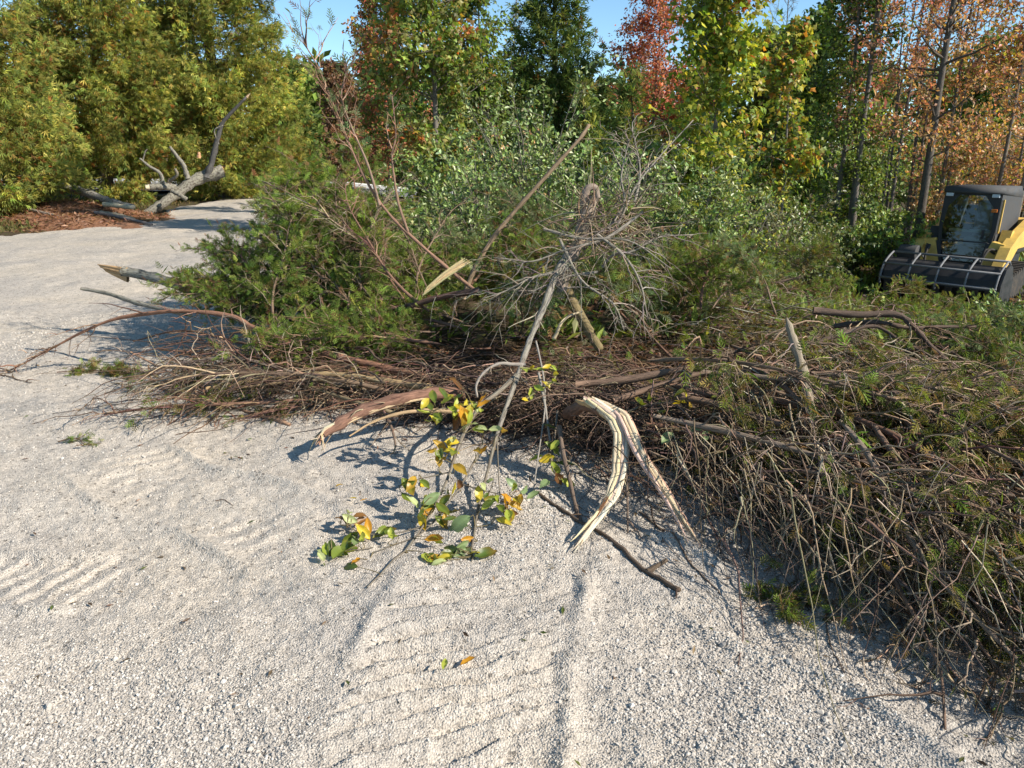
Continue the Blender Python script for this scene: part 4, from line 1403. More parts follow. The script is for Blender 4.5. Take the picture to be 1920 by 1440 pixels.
def tangle(name, n, label, sampler, head, L, pal, r=.0034, droop=.3, pit=(-.35, .45)):
    g = Geo()
    P0 = sampler(n)
    a = np.radians(U(*head, n))
    pz = U(*pit, n)
    d = np.stack([np.cos(a) * np.cos(pz), np.sin(a) * np.cos(pz), np.sin(pz)], 1)
    ln = L * U(.3, 1.2, n)
    s = np.linspace(0, 1, 7)
    cv = rng.normal(0, .38, (n, 3)) * np.array([1, 1, .6])
    P = P0[:, None] + d[:, None] * (ln[:, None] * s)[..., None] + cv[:, None] * (ln[:, None] * s ** 2)[..., None]
    P[:, :, 2] -= (droop * ln)[:, None] * s ** 2
    P[:, 1:] += np.cumsum(rng.normal(0, .010, P[:, 1:].shape), axis=1)
    P[:, :, 2] = np.maximum(P[:, :, 2], gfloor(P[:, :, 0], P[:, :, 1]) + .006)
    g.tubes(P, (r * np.exp(rng.normal(0, .4, n)))[:, None] * (1.1 - .8 * s), 3, tints(n, pal, None, .3))
    return tag(g.obj(name, M_BARK, None, True), label, None, None, 'stuff')


def samp(area, zr, f=None):
    def go(n):
        out = np.zeros((0, 3))
        while len(out) < n:
            x, y = U(*area[0], n), U(*area[1], n)
            z = terrain(x, y) + U(*zr, n)
            p = np.stack([x, y, z], 1)
            if f is not None:
                p = p[f(x, y)]
            out = np.vstack([out, p])
        return out[:n]
    return go


rs = lambda x, y: x > np.interp(y, [1.6, 2.2, 2.75, 3.4, 4.1, 5], [1.75, 1.6, 1.05, .5, .0, -1.2])
tangle('twig_tangle', 1900, 'mass of fine brown twigs over the right slope of the heap', samp(((.3, 3.2), (2.1, 4.6)), (.02, .36), rs), (-100, 10), .5, SHADEB + BROWN[:1])
tangle('twig_tangle', 600, 'mass of fine reddish twigs in the left lobe of the heap', samp(((-2.4, .3), (4.4, 6.0)), (.02, .34), lambda x, y: y > 4.2 - .28 * x), (140, 215), .6, SHADEB + REDB[:2])
tangle('twig_tangle', 900, 'mass of dead twigs in the dark hollow of the heap', samp(((-1.0, 2.0), (4.4, 6.2)), (.0, .12)), (0, 360), .4, SHADEB)
tangle('twig_tangle', 1500, 'mass of shredded bark and twigs under the grey stem at the front of the heap', samp(((-.75, .75), (3.75, 4.8)), (.0, .36), lambda x, y: y > 4.25 - .55 * x), (150, 390), .38, SHADEB + BROWN[:2])
tangle('twig_tangle', 1500, 'mass of fine twigs over the clearing', samp(((1.4, 6.5), (5, 10)), (.0, .3), lambda x, y: x > .9 + (9 - y) * .2), (0, 360), .5, BROWN + GREYW)

TAN = [(.40, .30, .20), (.30, .215, .14), (.48, .38, .27), (.2, .14, .09)]
tangle('hanging_twigs', 800, 'pale thin twigs hanging down over the front of the right slope', samp(((.7, 3.0), (1.9, 4.0)), (.2, .5), lambda x, y: rs(x, y + .12)), (-120, -20), .55, TAN, .0023, .35, (-1.2, -.25))

# ------------------------------------------------------------------ branches one can name
B_ = bough
LB = REDB
bough('lichened_log', 'grey lichen spotted broken log end with pale orange wood, pointing left over the gravel', path([(232, 508, 7.0), (300, 524, 6.85), (370, 548, 6.7), (430, 568, 6.55), (540, 604, 6.3), (640, 625, 6.1)]), .043, .05, 0, 0, None, GREYW, (.2, .195, .18), M_LICHEN)
r = [o for o in bpy.data.objects if o.name.startswith('lichened_log')][0]
g = Geo()
for k in range(6):
    a = W(183 + k * 3, 496 + k * 2.2, 7.05)
    b = W(240, 506 + k * 4, 6.97)
    g.tubes(smooth([b - np.array(r.location), (a + b) / 2 - np.array(r.location) + rng.normal(0, .004, 3), a - np.array(r.location)], 6), np.linspace(.02, .004 + .003 * (k % 3), 6)[None], 5, (.52, .33, .17))
g.obj('broken_end', M_WOOD, r, True)

bough('fallen_branch', 'long arching reddish brown branch reaching furthest left, its tip on the gravel', path([(835, 716, 4.75), (720, 690, 5.0), (600, 660, 5.2), (520, 634, 5.4), (470, 612, 5.55), (430, 592, 5.65), (330, 583, 5.75), (220, 597, 5.85), (150, 625, 5.85), (100, 652, 5.85), (20, 694, 5.75)], 40), .03, .005, 26, .42, None, LB, (.26, .135, .085), q_pow=.6, s0=.45, droop=.25, nsub=4, spr=0)
bough('fallen_branch', 'grey lichened stub lying over the arching branch, blunt tip to the left', path([(152, 541, 6.2), (200, 550, 6.15), (250, 566, 6.0), (300, 578, 5.9), (350, 588, 5.75)], 18), .013, .022, 0, 0, None, GREYW, (.2, .19, .17), M_LICHEN)
bough('fallen_branch', 'straight dark brown stick slanting down to the gravel in front of the left lobe', path([(245, 660, 5.5), (350, 716, 5.2), (420, 758, 4.9), (480, 785, 4.65), (545, 812, 4.42)], 20), .006, .012, 4, .2, None, LB, nsub=2, spr=0)
bough('fallen_branch', 'thin crooked twig curling on the gravel before the left lobe', path([(278, 686, 5.55), (286, 714, 5.4), (325, 737, 5.1), (400, 741, 5.0), (470, 722, 5.0), (560, 700, 4.95)], 24), .006, .011, 5, .2, None, LB, nsub=2, spr=0)
bough('fallen_branch', 'smooth tan forked branch lying level in the left lobe', path([(388, 728, 4.95), (480, 714, 4.9), (570, 702, 4.85), (640, 704, 4.8), (720, 715, 4.7), (810, 728, 4.55)], 24), .010, .026, 8, .25, None, BROWN, (.36, .25, .13), nsub=2, spr=0)
bough('fallen_branch', 'slimmer tan prong below the smooth forked branch', path([(400, 731, 4.88), (450, 727, 4.85), (540, 716, 4.8), (600, 712, 4.75), (680, 716, 4.65)], 20), .006, .013, 3, .2, None, BROWN, (.33, .23, .13), nsub=2, spr=0)
bough('fallen_branch', 'red brown branch behind the tan forked branch in the left lobe', path([(300, 655, 5.9), (420, 668, 5.6), (560, 690, 5.2), (700, 705, 4.95), (800, 735, 4.6)], 24), .008, .024, 18, .4, None, LB, (.24, .13, .085), nsub=4, spr=0)
bough('fallen_branch', 'dark reddish bough across the top of the hollow, left of the grey stem', path([(640, 590, 5.9), (680, 586, 5.85), (760, 575, 5.75), (830, 556, 5.65), (898, 545, 5.55)], 20), .015, .024, 10, .35, None, LB, (.13, .075, .055), nsub=4, spr=0)
for pts, lab, rr in [([(250, 640, 6.2), (340, 620, 6.0), (440, 640, 5.7), (560, 670, 5.3), (690, 720, 4.8)], 'wiry branch sagging below the arching branch in the left lobe', .013),
                     ([(330, 690, 5.4), (450, 690, 5.2), (560, 720, 4.85), (640, 745, 4.55), (740, 775, 4.3)], 'wiry branch lowest in the left lobe, close above the gravel', .013),
                     ([(420, 640, 5.8), (540, 655, 5.5), (650, 690, 5.1), (760, 730, 4.6)], 'wiry red branch between the arching branch and the tan fork', .012)]:
    bough('fallen_branch', lab, path(pts, 24), rr * .4, rr, 24, .45, None, LB, nsub=4, spr=0)

# splintered red stick in front
SPL = thing('splintered_stick', W(760, 745, 4.12), 'thick red barked stick with a frayed pale end, jutting out left over the gravel', 'branch')
o3 = np.array(SPL.location)
st = path([(606, 815, 3.88), (650, 786, 3.98), (700, 763, 4.05), (760, 746, 4.12), (815, 738, 4.25), (860, 738, 4.45), (910, 752, 4.75)], 26)
g = Geo()
g.tubes(st - o3, np.interp(np.linspace(0, 1, 26), [0, .12, .4, 1], [.016, .030, .032, .036])[None] * (1 + .06 * rng.normal(size=(1, 26))), 10, (.21, .115, .08), knob=.14)
for k in range(16):                       # loose strips of bark
    j = int(U(2, 20))
    b_ = st[j] - o3 + rng.normal(0, .018, 3)
    e_ = st[j - 2] - o3 + rng.normal(0, .03, 3) + np.array([0, -.02, -.02])
    g.tubes(smooth([b_, (b_ + e_) / 2 + rng.normal(0, .012, 3), e_], 6), np.linspace(.006, .0015, 6)[None], 4, tints(1, [(.24, .13, .085), (.16, .09, .06), (.42, .30, .2)], None, .1)[0])
g.obj('stem', M_SHRED, SPL, True)
g = Geo()
for k in range(14):
    a = st[0] + rng.normal(0, .014, 3)
    e = W(U(578, 612), U(822, 850), 3.84 + U(-.05, .03))
    b = st[3] + rng.normal(0, .012, 3)
    g.tubes(smooth([b - o3, a - o3, e - o3], 8), np.linspace(.010, .0012, 8)[None], 4, tints(1, [(.55, .42, .28), (.5, .3, .18), (.62, .52, .38)], None, .1)[0])
g.obj('frayed_end', M_WOOD, SPL, True)
g = Geo()
for k in range(2):
    off = np.array([0, -.022, -.010 - .007 * k])
    g.tubes(smooth(st[3:20:4] - o3 + off + rng.normal(0, .004, (5, 3)), 18), np.interp(np.linspace(0, 1, 18), [0, .2, .8, 1], [.003, .009, .009, .003])[None], 4, (.58, .44, .28))
g.obj('pale_strip', M_WOOD, SPL, True)
bough('split_sliver', 'long pale split sliver of wood lying under the red barked stick', path([(655, 818, 3.85), (700, 791, 3.95), (760, 773, 4.02), (830, 770, 4.1), (900, 775, 4.15)], 20), .004, .016, 0, 0, None, BROWN, (.44, .31, .18), M_WOOD)

# grey root and main stem
bough('grey_stem', 'long bare grey stem leaning down from the shaggy root to the leafy twigs in front', path([(1062, 480, 5.1), (1040, 522, 4.95), (1022, 570, 4.75), (1005, 610, 4.6), (985, 660, 4.4), (965, 720, 4.15), (945, 775, 3.9), (930, 820, 3.72)], 34),   .027, .010, 10, .3, None, GREYW, (.26, .23, .195), M_GREYWOOD, s0=.0, q_pow=1.6, nsub=3, spr=0)
sr = thing('shaggy_root', W(1085, 440, 5.25), 'shaggy uprooted grey root with a hooked top, standing out of the heap', 'root')
o3 = np.array(sr.location)
g = Geo()
st = path([(1045, 560, 5.15), (1062, 505, 5.2), (1085, 450, 5.25), (1103, 400, 5.28), (1112, 370, 5.3)], 20)
g.tubes(st - o3, (np.linspace(.052, .04, 20) * (1 + .18 * rng.normal(size=20)))[None], 10, (.25, .2, .16))
g.obj('stem', M_SHRED, sr, True)
g = Geo()
hk = path([(1098, 420, 5.28), (1096, 375, 5.3), (1102, 354, 5.3), (1116, 352, 5.3), (1121, 372, 5.28)], 18)
g.tubes(hk - o3, np.linspace(.034, .018, 18)[None], 7, (.27, .21, .165))
g.obj('hook', M_SHRED, sr, True)
g = Geo()
n = 60
q = rng.random(n)
B, Tn = axes_at(st, q)
d = unit(rng.normal(size=(n, 3)) * np.array([1, .8, .7]) + np.array([.25, -.3, .15]))
s = np.linspace(0, 1, 7)
ln = U(.08, .38, n)
P = B[:, None] + d[:, None] * (ln[:, None] * s)[..., None] + rng.normal(0, .35, (n, 1, 3)) * (ln[:, None] * s ** 2)[..., None]
P[:, :, 2] -= (.35 * ln)[:, None] * s ** 2
g.tubes(P - o3, np.linspace(.007, .0016, 7)[None] * U(.5, 1.4, (n, 1)), 4, tints(n, [(.3, .24, .18), (.24, .17, .12), (.34, .26, .16)], None, .2))
tag(g.obj('rootlets', M_BARK, sr, True), kind='stuff')
g = Geo()
n = 170
P0 = np.array([W(1085 + U(-25, 110), 430 + U(-45, 35), 5.2 + U(-.15, .2)) for k in range(n)])
d = unit(rng.normal(size=(n, 3)) * np.array([.9, .6, .7]) + np.array([.5, -.1, .25]))
ln = U(.1, .34, n)
P = P0[:, None] + d[:, None] * (ln[:, None] * s)[..., None] + rng.normal(0, .45, (n, 1, 3)) * (ln[:, None] * s ** 2)[..., None]
g.tubes(P - o3, np.linspace(.0042, .0014, 7)[None] * U(.5, 1.5, (n, 1)), 3, tints(n, [(.34, .25, .17), (.24, .17, .11), (.42, .33, .23)], None, .25))
tag(g.obj('root_fibres', M_BARK, sr, True), kind='stuff')
# pale dead branches spreading from the root
DEAD = [([(1205, 398, 5.1), (1140, 445, 5.0), (1085, 462, 4.95), (1050, 472, 4.95), (1000, 490, 4.9), (960, 487, 4.9), (925, 483, 4.9)], 'pale dead branch lying level across the shaggy root'),
        ([(1130, 500, 5.05), (1150, 478, 4.98), (1190, 470, 4.95), (1235, 445, 5.0), (1300, 440, 5.1)], 'dead twiggy branch reaching right from the root top'),
        ([(1120, 440, 5.0), (1170, 480, 4.9), (1200, 530, 4.85), (1215, 600, 4.8)], 'dead twiggy branch drooping right below the root'),
        ([(1050, 510, 5.0), (1000, 520, 4.9), (950, 545, 4.85), (905, 560, 4.8)], 'dead twiggy branch drooping left of the grey stem'),
        ([(1120, 510, 5.1), (1060, 520, 5.0), (1000, 545, 4.95), (950, 540, 4.95)], 'dead twiggy branch crossing level below the root'),
        ([(1150, 440, 5.2), (1170, 395, 5.2), (1195, 345, 5.3), (1240, 290, 5.4), (1300, 225, 5.5)], 'long pale dead stem arching up right toward the yellow maple'),
        ([(1020, 430, 5.1), (1090, 447, 5.0), (1180, 452, 4.95), (1260, 505, 4.9)], 'dead twiggy branch passing over the root from left to right'),
        ([(1050, 450, 5.0), (1090, 525, 4.85), (1150, 570, 4.75), (1170, 620, 4.7)], 'dead twiggy branch hanging down in front of the yellowish trunk'),
        ([(1140, 430, 5.2), (1170, 380, 5.3), (1165, 330, 5.4), (1180, 260, 5.5)], 'upright pale dead twig behind the hook of the root'),
        ([(1190, 380, 5.6), (1200, 320, 5.7), (1185, 240, 5.8)], 'slim upright dead twig right of the hooked root')]
for pts, lab in DEAD:
    bough('dead_branch', lab, path(pts, 22),   .011, .003, 15, .45, None, GREYW, (.33, .285, .235), M_GREYWOOD, nsub=4, spr=0, tw_r=.0032, ang=.85, droop=.3)
bough('mossy_trunk', 'short yellowish mossy trunk leaning to the right in the hollow', path([(1058, 535, 5.25), (1075, 570, 5.25), (1098, 610, 5.2), (1112, 635, 5.15), (1126, 656, 5.1)], 16), .040, .030, 6, .2, None, BROWN, (.19, .145, .07), M_BARK, nsub=2, spr=0)
bough('split_sliver', 'pale curved sliver of wood right of the grey stem', path([(1092, 584, 4.9), (1068, 592, 4.85), (1052, 606, 4.8), (1044, 625, 4.8), (1038, 636, 4.8)], 14), .006, .014, 0, 0, None, BROWN, (.52, .42, .27), M_WOOD)
bough('curly_twig', 'curly grey twig bending left from the grey stem', path([(985, 684, 4.3), (960, 683, 4.28), (935, 682, 4.25), (908, 698, 4.2), (893, 722, 4.15), (895, 745, 4.1)], 22), .012, .006, 3, .15, None, GREYW, (.31, .27, .23), nsub=1, spr=0)
bough('bare_pole', 'long bare brown pole leaning up to the right before the silvery shrubs', path([(868, 560, 6.0), (890, 505, 6.05), (925, 445, 6.1), (975, 385, 6.15), (1035, 318, 6.2), (1085, 262, 6.25), (1105, 234, 6.3)], 26), .022, .013, 10, .35, None, BROWN, (.25, .175, .11), nsub=3, spr=0)
bough('bare_sapling', 'tall thin reddish sapling stem leaning left, its twigs against the sky', path([(900, 552, 5.7), (845, 508, 5.75), (790, 460, 5.8), (735, 408, 5.85), (690, 345, 5.9), (655, 270, 5.95), (625, 195, 6.0), (598, 130, 6.05), (570, 80, 6.1)], 34), .016, .004, 22, .5, BFOL_B, LB, (.26, .15, .10), s0=.55, nsub=3, spr=1, side_up=.5, droop=-.1, size=.09)
bough('bare_sapling', 'second thin reddish stem beside the leaning sapling, forking upward', path([(765, 435, 5.82), (748, 385, 5.85), (740, 340, 5.9), (735, 290, 5.95), (742, 255, 6.0), (735, 180, 6.05)], 24), .012, .004, 8, .35, BFOL_B, LB, (.24, .15, .10), s0=.5, nsub=2, spr=1, side_up=.5, droop=-.1)
bough('bare_sapling', 'third thin stem rising left of the second, among sparse leaves', path([(712, 385, 5.85), (690, 310, 5.9), (660, 240, 5.95), (640, 180, 6.0), (655, 120, 6.05)], 24), .011, .003, 12, .35, BFOL_B, LB, (.25, .17, .12), s0=.4, nsub=2, spr=1, side_up=.5, droop=-.1)
slab = thing('broken_slab', W(840, 520, 5.55), 'pale yellow split slab of wood crossing the foot of the leaning sapling', 'wood')
o3 = np.array(slab.location)
g = Geo()
for k in range(7):
    a = W(793 + k * 1.0, 553 - k * 2.0, 5.55)
    b = W(884 - abs(k - 3) * 4, 497 - k * 2.2, 5.6)
    g.tubes(smooth([a - o3, (a * .5 + b * .5) - o3 + rng.normal(0, .004, 3) + np.array([0, 0, .01]), b - o3], 9), np.interp(np.linspace(0, 1, 9), [0, .2, .8, 1], [.006, .010, .010, .003])[None], 5, tints(1, [(.62, .48, .28), (.56, .42, .24)], None, .08)[0])
g.obj('slab', M_WOOD, slab, True)

# right side
bough('broken_stake', 'broken grey barked stake standing askew in the right slope, pointed top', path([(1475, 596, 4.0), (1484, 625, 3.95), (1497, 668, 3.85), (1508, 705, 3.76), (1517, 745, 3.64), (1523, 790, 3.5), (1533, 840, 3.34), (1543, 900, 3.14)], 30), .02, .03, 10, .25, None, GREYW, (.27, .225, .165), M_SHRED, r_prof=[(0, .004), (.1, .02), (.35, .026), (.6, .022), (1, .008)], nsub=2, spr=0)
bough('hanging_stem', 'thin pale stem hanging straight down below the broken stake', path([(1521, 770, 3.6), (1530, 820, 3.4), (1540, 880, 3.15), (1546, 935, 3.0), (1540, 1010, 2.85)], 20), .012, .003, 8, .25, None, GREYW + BROWN, (.29, .22, .16), nsub=2, spr=0)
RB = [([(1080, 722, 4.25), (1180, 712, 4.2), (1280, 693, 4.15), (1380, 688, 4.05), (1435, 702, 3.95), (1485, 738, 3.75), (1530, 790, 3.5), (1585, 832, 3.3), (1650, 890, 3.05), (1715, 985, 2.75)], .024, 'thick arched branch crossing the top of the right slope, ending among the twigs'),
      ([(1540, 752, 3.95), (1620, 706, 3.95), (1680, 714, 3.85), (1750, 740, 3.7), (1830, 762, 3.55), (1925, 802, 3.35), (2010, 850, 3.2)], .026, 'smooth brown branch arching over the right slope to the right edge'),
      ([(1262, 722, 4.1), (1340, 742, 4.0), (1420, 735, 3.95), (1500, 738, 3.9), (1600, 742, 3.8), (1680, 756, 3.65), (1750, 800, 3.4), (1810, 850, 3.2)], .019, 'dark brown branch lying level under the broken stake'),
      ([(1262, 742, 3.95), (1360, 762, 3.8), (1450, 792, 3.55), (1520, 812, 3.45), (1580, 860, 3.2), (1640, 905, 3.0), (1705, 980, 2.75)], .022, 'brown branch sloping down the middle of the right slope'),
      ([(1150, 752, 3.95), (1230, 725, 4.0), (1320, 700, 4.0), (1420, 695, 4.0), (1560, 700, 4.0)], .018, 'dark branch along the crest of the right slope'),
      ([(1640, 800, 3.3), (1700, 900, 2.95), (1750, 1040, 2.55), (1820, 1180, 2.25), (1905, 1300, 2.0)], .013, 'long whip hanging to the lower right corner'),
      ([(1600, 850, 3.2), (1640, 960, 2.8), (1665, 1060, 2.55), (1720, 1165, 2.3), (1762, 1255, 2.12), (1772, 1370, 1.9)], .012, 'long whip with a forked dark tip touching the gravel at lower right'),
      ([(1560, 880, 3.2), (1640, 940, 2.95), (1720, 1020, 2.65), (1810, 1110, 2.4), (1925, 1260, 2.05)], .014, 'straight pale whip crossing the lower right slope'),
      ([(1300, 800, 3.7), (1400, 860, 3.35), (1480, 950, 3.0), (1540, 1060, 2.75), (1550, 1170, 2.5)], .011, 'drooping twig stem at the front edge of the right slope'),
      ([(1700, 790, 3.4), (1780, 880, 3.05), (1850, 990, 2.7), (1930, 1130, 2.35)], .014, 'brown whip falling along the right edge'),
      ([(1380, 800, 3.6), (1500, 880, 3.25), (1600, 1010, 2.85), (1680, 1150, 2.5), (1700, 1230, 2.3)], .012, 'brown whip with many side twigs at the front of the right slope'),
      ([(1745, 880, 3.0), (1830, 960, 2.75), (1920, 1060, 2.5), (2000, 1180, 2.3)], .013, 'curved whip leaving the picture at the right edge')]
for pts, rr, lab in RB:
    bough('fallen_branch', lab, path(pts, 30), rr, rr * .3, 24, .42, BFOL_Y if rng.random() < .4 else None, BROWN, (.20, .13, .09), nsub=5, spr=1, droop=.45, s0=.15, size=.05, brown=.35)
for pts, rr, lab in [([(1525, 582, 5.5), (1600, 590, 5.45), (1680, 590, 5.4), (1712, 612, 5.3), (1742, 645, 5.15), (1795, 695, 4.95)], .028, 'thick dark branch arching over the clearing, right of the broken stake'),
                     ([(1560, 612, 5.5), (1640, 604, 5.45), (1700, 614, 5.4), (1760, 613, 5.4), (1830, 612, 5.4)], .02, 'dark branch running level to the right across the clearing'),
                     ([(1500, 655, 5.2), (1580, 625, 5.3), (1640, 612, 5.35), (1690, 640, 5.2), (1740, 665, 5.05)], .017, 'slim dark branch below the arching dark branch in the clearing'),
                     ([(1310, 525, 7.0), (1370, 520, 6.9), (1420, 535, 6.8), (1500, 520, 6.8)], .022, 'dark mossy branch on the clearing floor behind the grey root'),
                     ([(1640, 690, 5.4), (1700, 660, 5.4), (1760, 650, 5.3), (1830, 690, 5.1)], .018, 'short dark branch low at the right of the clearing')]:
    bough('fallen_branch', lab, path(pts, 24), rr, rr * .5, 12, .4, None, BROWN, (.11, .075, .055), nsub=4, spr=0)

# the white split branch
def prong(pts, w, name, parent, o3, fan_end=.05, n=11, colr=None, dark=0.0):
    raw = np.array([W(*p) for p in pts])
    cu = np.concatenate([[0], np.cumsum(np.linalg.norm(np.diff(raw, axis=0), axis=1))])
    s = np.linspace(0, 1, 26)
    st = np.stack([np.interp(s * cu[-1], cu, raw[:, k]) for k in range(3)], 1)
    g = Geo()
    for k in range(n):
        a = (k / (n - 1) - .5) * 2
        e = int(U(.80, 1.0) * 25)
        off = np.array([w * .75 * a, -w * .25 * (1 - a * a), w * .15 * math.cos(k * 2.1)])
        P = st[:e + 1] + off * (1 - .72 * s[:e + 1] ** 1.6)[:, None] + fan_end * rng.normal(0, .35, 3) * (s[:e + 1] ** 5)[:, None]
        P += rng.normal(0, .0008, P.shape)
        r = w * .31 * np.interp(np.linspace(0, 1, e + 1), [0, .08, .6, .88, 1], [.55, 1, .95, .6, .08]) * U(.7, 1.15)
        c = tints(1, colr or [(.68, .54, .36), (.62, .48, .31), (.72, .59, .42)], None, .05)[0]
        g.tubes(P - o3, r[None], 5, c)
    return tag(g.obj(name, M_WOOD if colr else M_PALE, parent, True))


SB = thing('split_branch', W(1130, 775, 3.6), 'freshly split branch with two long white prongs of bare wood hanging over the gravel', 'branch')
o3 = np.array(SB.location)
prong([(1106, 750, 3.62), (1152, 784, 3.58), (1166, 815, 3.5), (1162, 888, 3.34), (1146, 935, 3.22), (1064, 1050, 2.85)], .042, 'prong', SB, o3)
prong([(1104, 746, 3.66), (1168, 776, 3.58), (1200, 850, 3.38), (1262, 945, 3.10), (1318, 1040, 2.84)], .036, 'prong', SB, o3, .03, 9)
for k in range(7):
    a = [(1160 - 2 * k, 812 + 14 * k, 3.5 - .03 * k), (1166 - 3 * k, 880 + 12 * k, 3.35 - .03 * k), (1150 - 6 * k + U(-8, 8), 935 + 14 * k, 3.2 - .03 * k)] if k < 4 else [(1190 + 14 * (k - 4), 830 + 26 * (k - 4), 3.44 - .07 * (k - 4)), (1222 + 14 * (k - 4), 870 + 26 * (k - 4), 3.33 - .07 * (k - 4)), (1240 + 14 * (k - 4), 925 + 26 * (k - 4), 3.2 - .07 * (k - 4))]
    g = Geo()
    g.tubes(path(a, 12) - o3, np.linspace(.005, .0008, 12)[None], 4, (.82, .68, .46))
    g.obj('splinter', M_PALE, SB, True)
prong([(1088, 752, 3.72), (1110, 760, 3.64), (1150, 790, 3.56), (1165, 820, 3.5)], .03, 'torn_base', SB, o3, .03, 9, [(.5, .34, .2), (.66, .5, .32)])
prong([(1140, 930, 3.2), (1120, 965, 3.1), (1095, 1000, 3.0), (1082, 1022, 2.93)], .008, 'bark_strip', SB, o3, .02, 3, [(.20, .085, .04), (.25, .11, .05)])
g = Geo()
st = path([(1062, 778, 3.98), (1085, 764, 3.8), (1105, 761, 3.68), (1128, 768, 3.6)], 16)
g.tubes(st - o3, np.linspace(.03, .034, 16)[None] * (1 + .12 * rng.normal(size=(1, 16))), 8, (.17, .10, .07), knob=.12)
g.obj('stem', M_SHRED, SB, True)
bough('split_sliver', 'small dark sliver with a white split tip right of the two white prongs', path([(1270, 850, 3.5), (1285, 885, 3.4), (1300, 912, 3.3), (1318, 932, 3.22)], 14), .010, .003, 0, 0, None, BROWN, (.46, .36, .26), M_WOOD)

bough('ground_stick', 'dark brown stick with a short stub lying on the gravel below the white prongs', path([(1005, 932, 3.42), (1050, 962, 3.27), (1090, 986, 3.14), (1150, 1022, 2.96), (1200, 1066, 2.78), (1245, 1096, 2.67), (1273, 1120, 2.60)], 26), .008, .0105, 2, .15, None, BROWN, (.12, .085, .06), nsub=1, spr=0)
bough('ground_stick', 'short dark stub of wood beside the stick under the white prongs', path([(1212, 1074, 2.74), (1228, 1063, 2.77), (1250, 1050, 2.81)], 8), .011, .009, 0, 0, None, BROWN, (.11, .08, .055))
for pts, rr, lab in [([(1048, 800, 3.72), (1056, 850, 3.58), (1068, 900, 3.44), (1082, 960, 3.26), (1090, 992, 3.14)], .014, 'dark upright stem between the leafy twigs and the white prongs'),
                     ([(1172, 860, 3.4), (1176, 920, 3.25), (1177, 1000, 3.06)], .008, 'thin upright stem behind the white prongs'),
                     ([(1010, 700, 4.2), (1022, 760, 3.95), (1032, 830, 3.7), (1040, 860, 3.6)], .008, 'slim grey twig hanging right of the grey stem'),
                     ([(1005, 640, 4.5), (1018, 700, 4.2), (1022, 760, 3.95), (1010, 850, 3.6), (1000, 920, 3.4)], .006, 'hair thin grey twig hanging beside the grey stem'),
                     ([(730, 790, 4.1), (738, 815, 4.0), (742, 838, 3.95)], .010, 'short dark peg standing under the red barked stick'),
                     ([(1200, 960, 3.3), (1260, 1020, 3.0), (1310, 1085, 2.75), (1350, 1130, 2.6)], .005, 'thin whip trailing onto the gravel right of the prongs'),
                     ([(1545, 1150, 2.62), (1545, 1200, 2.45), (1555, 1250, 2.3), (1580, 1295, 2.15)], .004, 'hair thin twig end hanging to the gravel at the lower right'),
                     ([(0, 708, 5.6), (25, 712, 5.52), (60, 722, 5.4)], .006, 'loose crooked twig alone on the gravel at the left edge'),
                     ([(330, 818, 4.32), (380, 810, 4.38), (440, 800, 4.46)], .003, 'hair thin straw lying on the gravel left of the red barked stick'),
                     ([(405, 945, 3.42), (420, 942, 3.42), (438, 952, 3.36)], .0025, 'tiny curved twig on the gravel in the left foreground')]:
    st = path(pts, 16)
    if 'gravel' in lab and ('alone' in lab or 'straw' in lab or 'tiny' in lab):
        st[:, 2] = gravel_z(st[:, 0], st[:, 1]) + rr * 1.3
    bough('thin_twig', lab, st, rr, rr * .5, 3 if rr > .005 else 0, .18, None, BROWN, (.16, .115, .085) if 'grey' not in lab else (.3, .27, .23), nsub=2, spr=0)

# ------------------------------------------------------------------ leafy twigs in front
LEAFC = {'g': [(.12, .165, .022), (.15, .20, .03)], 'd': [(.075, .12, .02), (.065, .10, .02)], 'y': [(.55, .42, .03), (.48, .40, .04)], 'o': [(.50, .25, .02), (.42, .26, .03)],
         'l': [(.36, .40, .06), (.30, .36, .05)], 'p': [(.44, .48, .22), (.40, .45, .20)], 'b': [(.16, .075, .03), (.20, .10, .03)], 's': [(.21, .28, .12), (.18, .25, .11)]}
_leaf_cache = {}


def leaf_mesh(c, var):
    if (c, var) in _leaf_cache:
        return _leaf_cache[(c, var)]
    g = Geo()
    rows = np.array([0, .12, .3, .5, .7, .87, 1.0])
    wd_ = np.array([.012, .11, .195, .225, .185, .085, .003]) * (1 if c != 'n' else .6)
    V, C, T = [], [], []
    base = np.array(LEAFC[c][var % 2])
    curl, cup = [(.16, .16), (-.38, .10), (.42, .20), (.12, .26)][var]
    edge = np.array([(.36, .15, .03), (.30, .20, .03)][var % 2]) if c in 'yogd' else base * .8
    for k, (t, w) in enumerate(zip(rows, wd_)):
        for sx in (-1, -.5, 0, .5, 1):
            V.append((sx * w + .03 * math.sin(t * 5 + var), t, cup * (abs(sx) * w) * 3 + curl * (t - .4) ** 2 - .04 * math.sin(t * 14 + sx + var) * abs(sx) - .02))
            tip = max(0, t - .55) * 1.2 * (1 if var in (1, 2) else .3) + max(0, abs(sx) - .6) * (.5 if var in (0, 2) else .15)
            cc = base * (1 - min(1, tip)) + edge * min(1, tip)
            C.append(cc * (1.25 if sx == 0 else 1))
    for k in range(len(rows) - 1):
        for j in range(4):
            a = k * 5 + j
            T += [(a, a + 1, a + 6), (a, a + 6, a + 5)]
    g.add(V, T, None, np.array(C))
    me = g.mesh('leaf', M_BIGLEAF, True)
    _leaf_cache[(c, var)] = me
    return me


M_BIGLEAF = leaf_mat('large_leaf', .3, .4, .45)


def leaf_Y(py):
    return np.interp(py, [680, 760, 850, 905, 940, 1000, 1035, 1075], [4.15, 3.72, 3.45, 3.30, 3.2, 3.02, 2.90, 2.78])


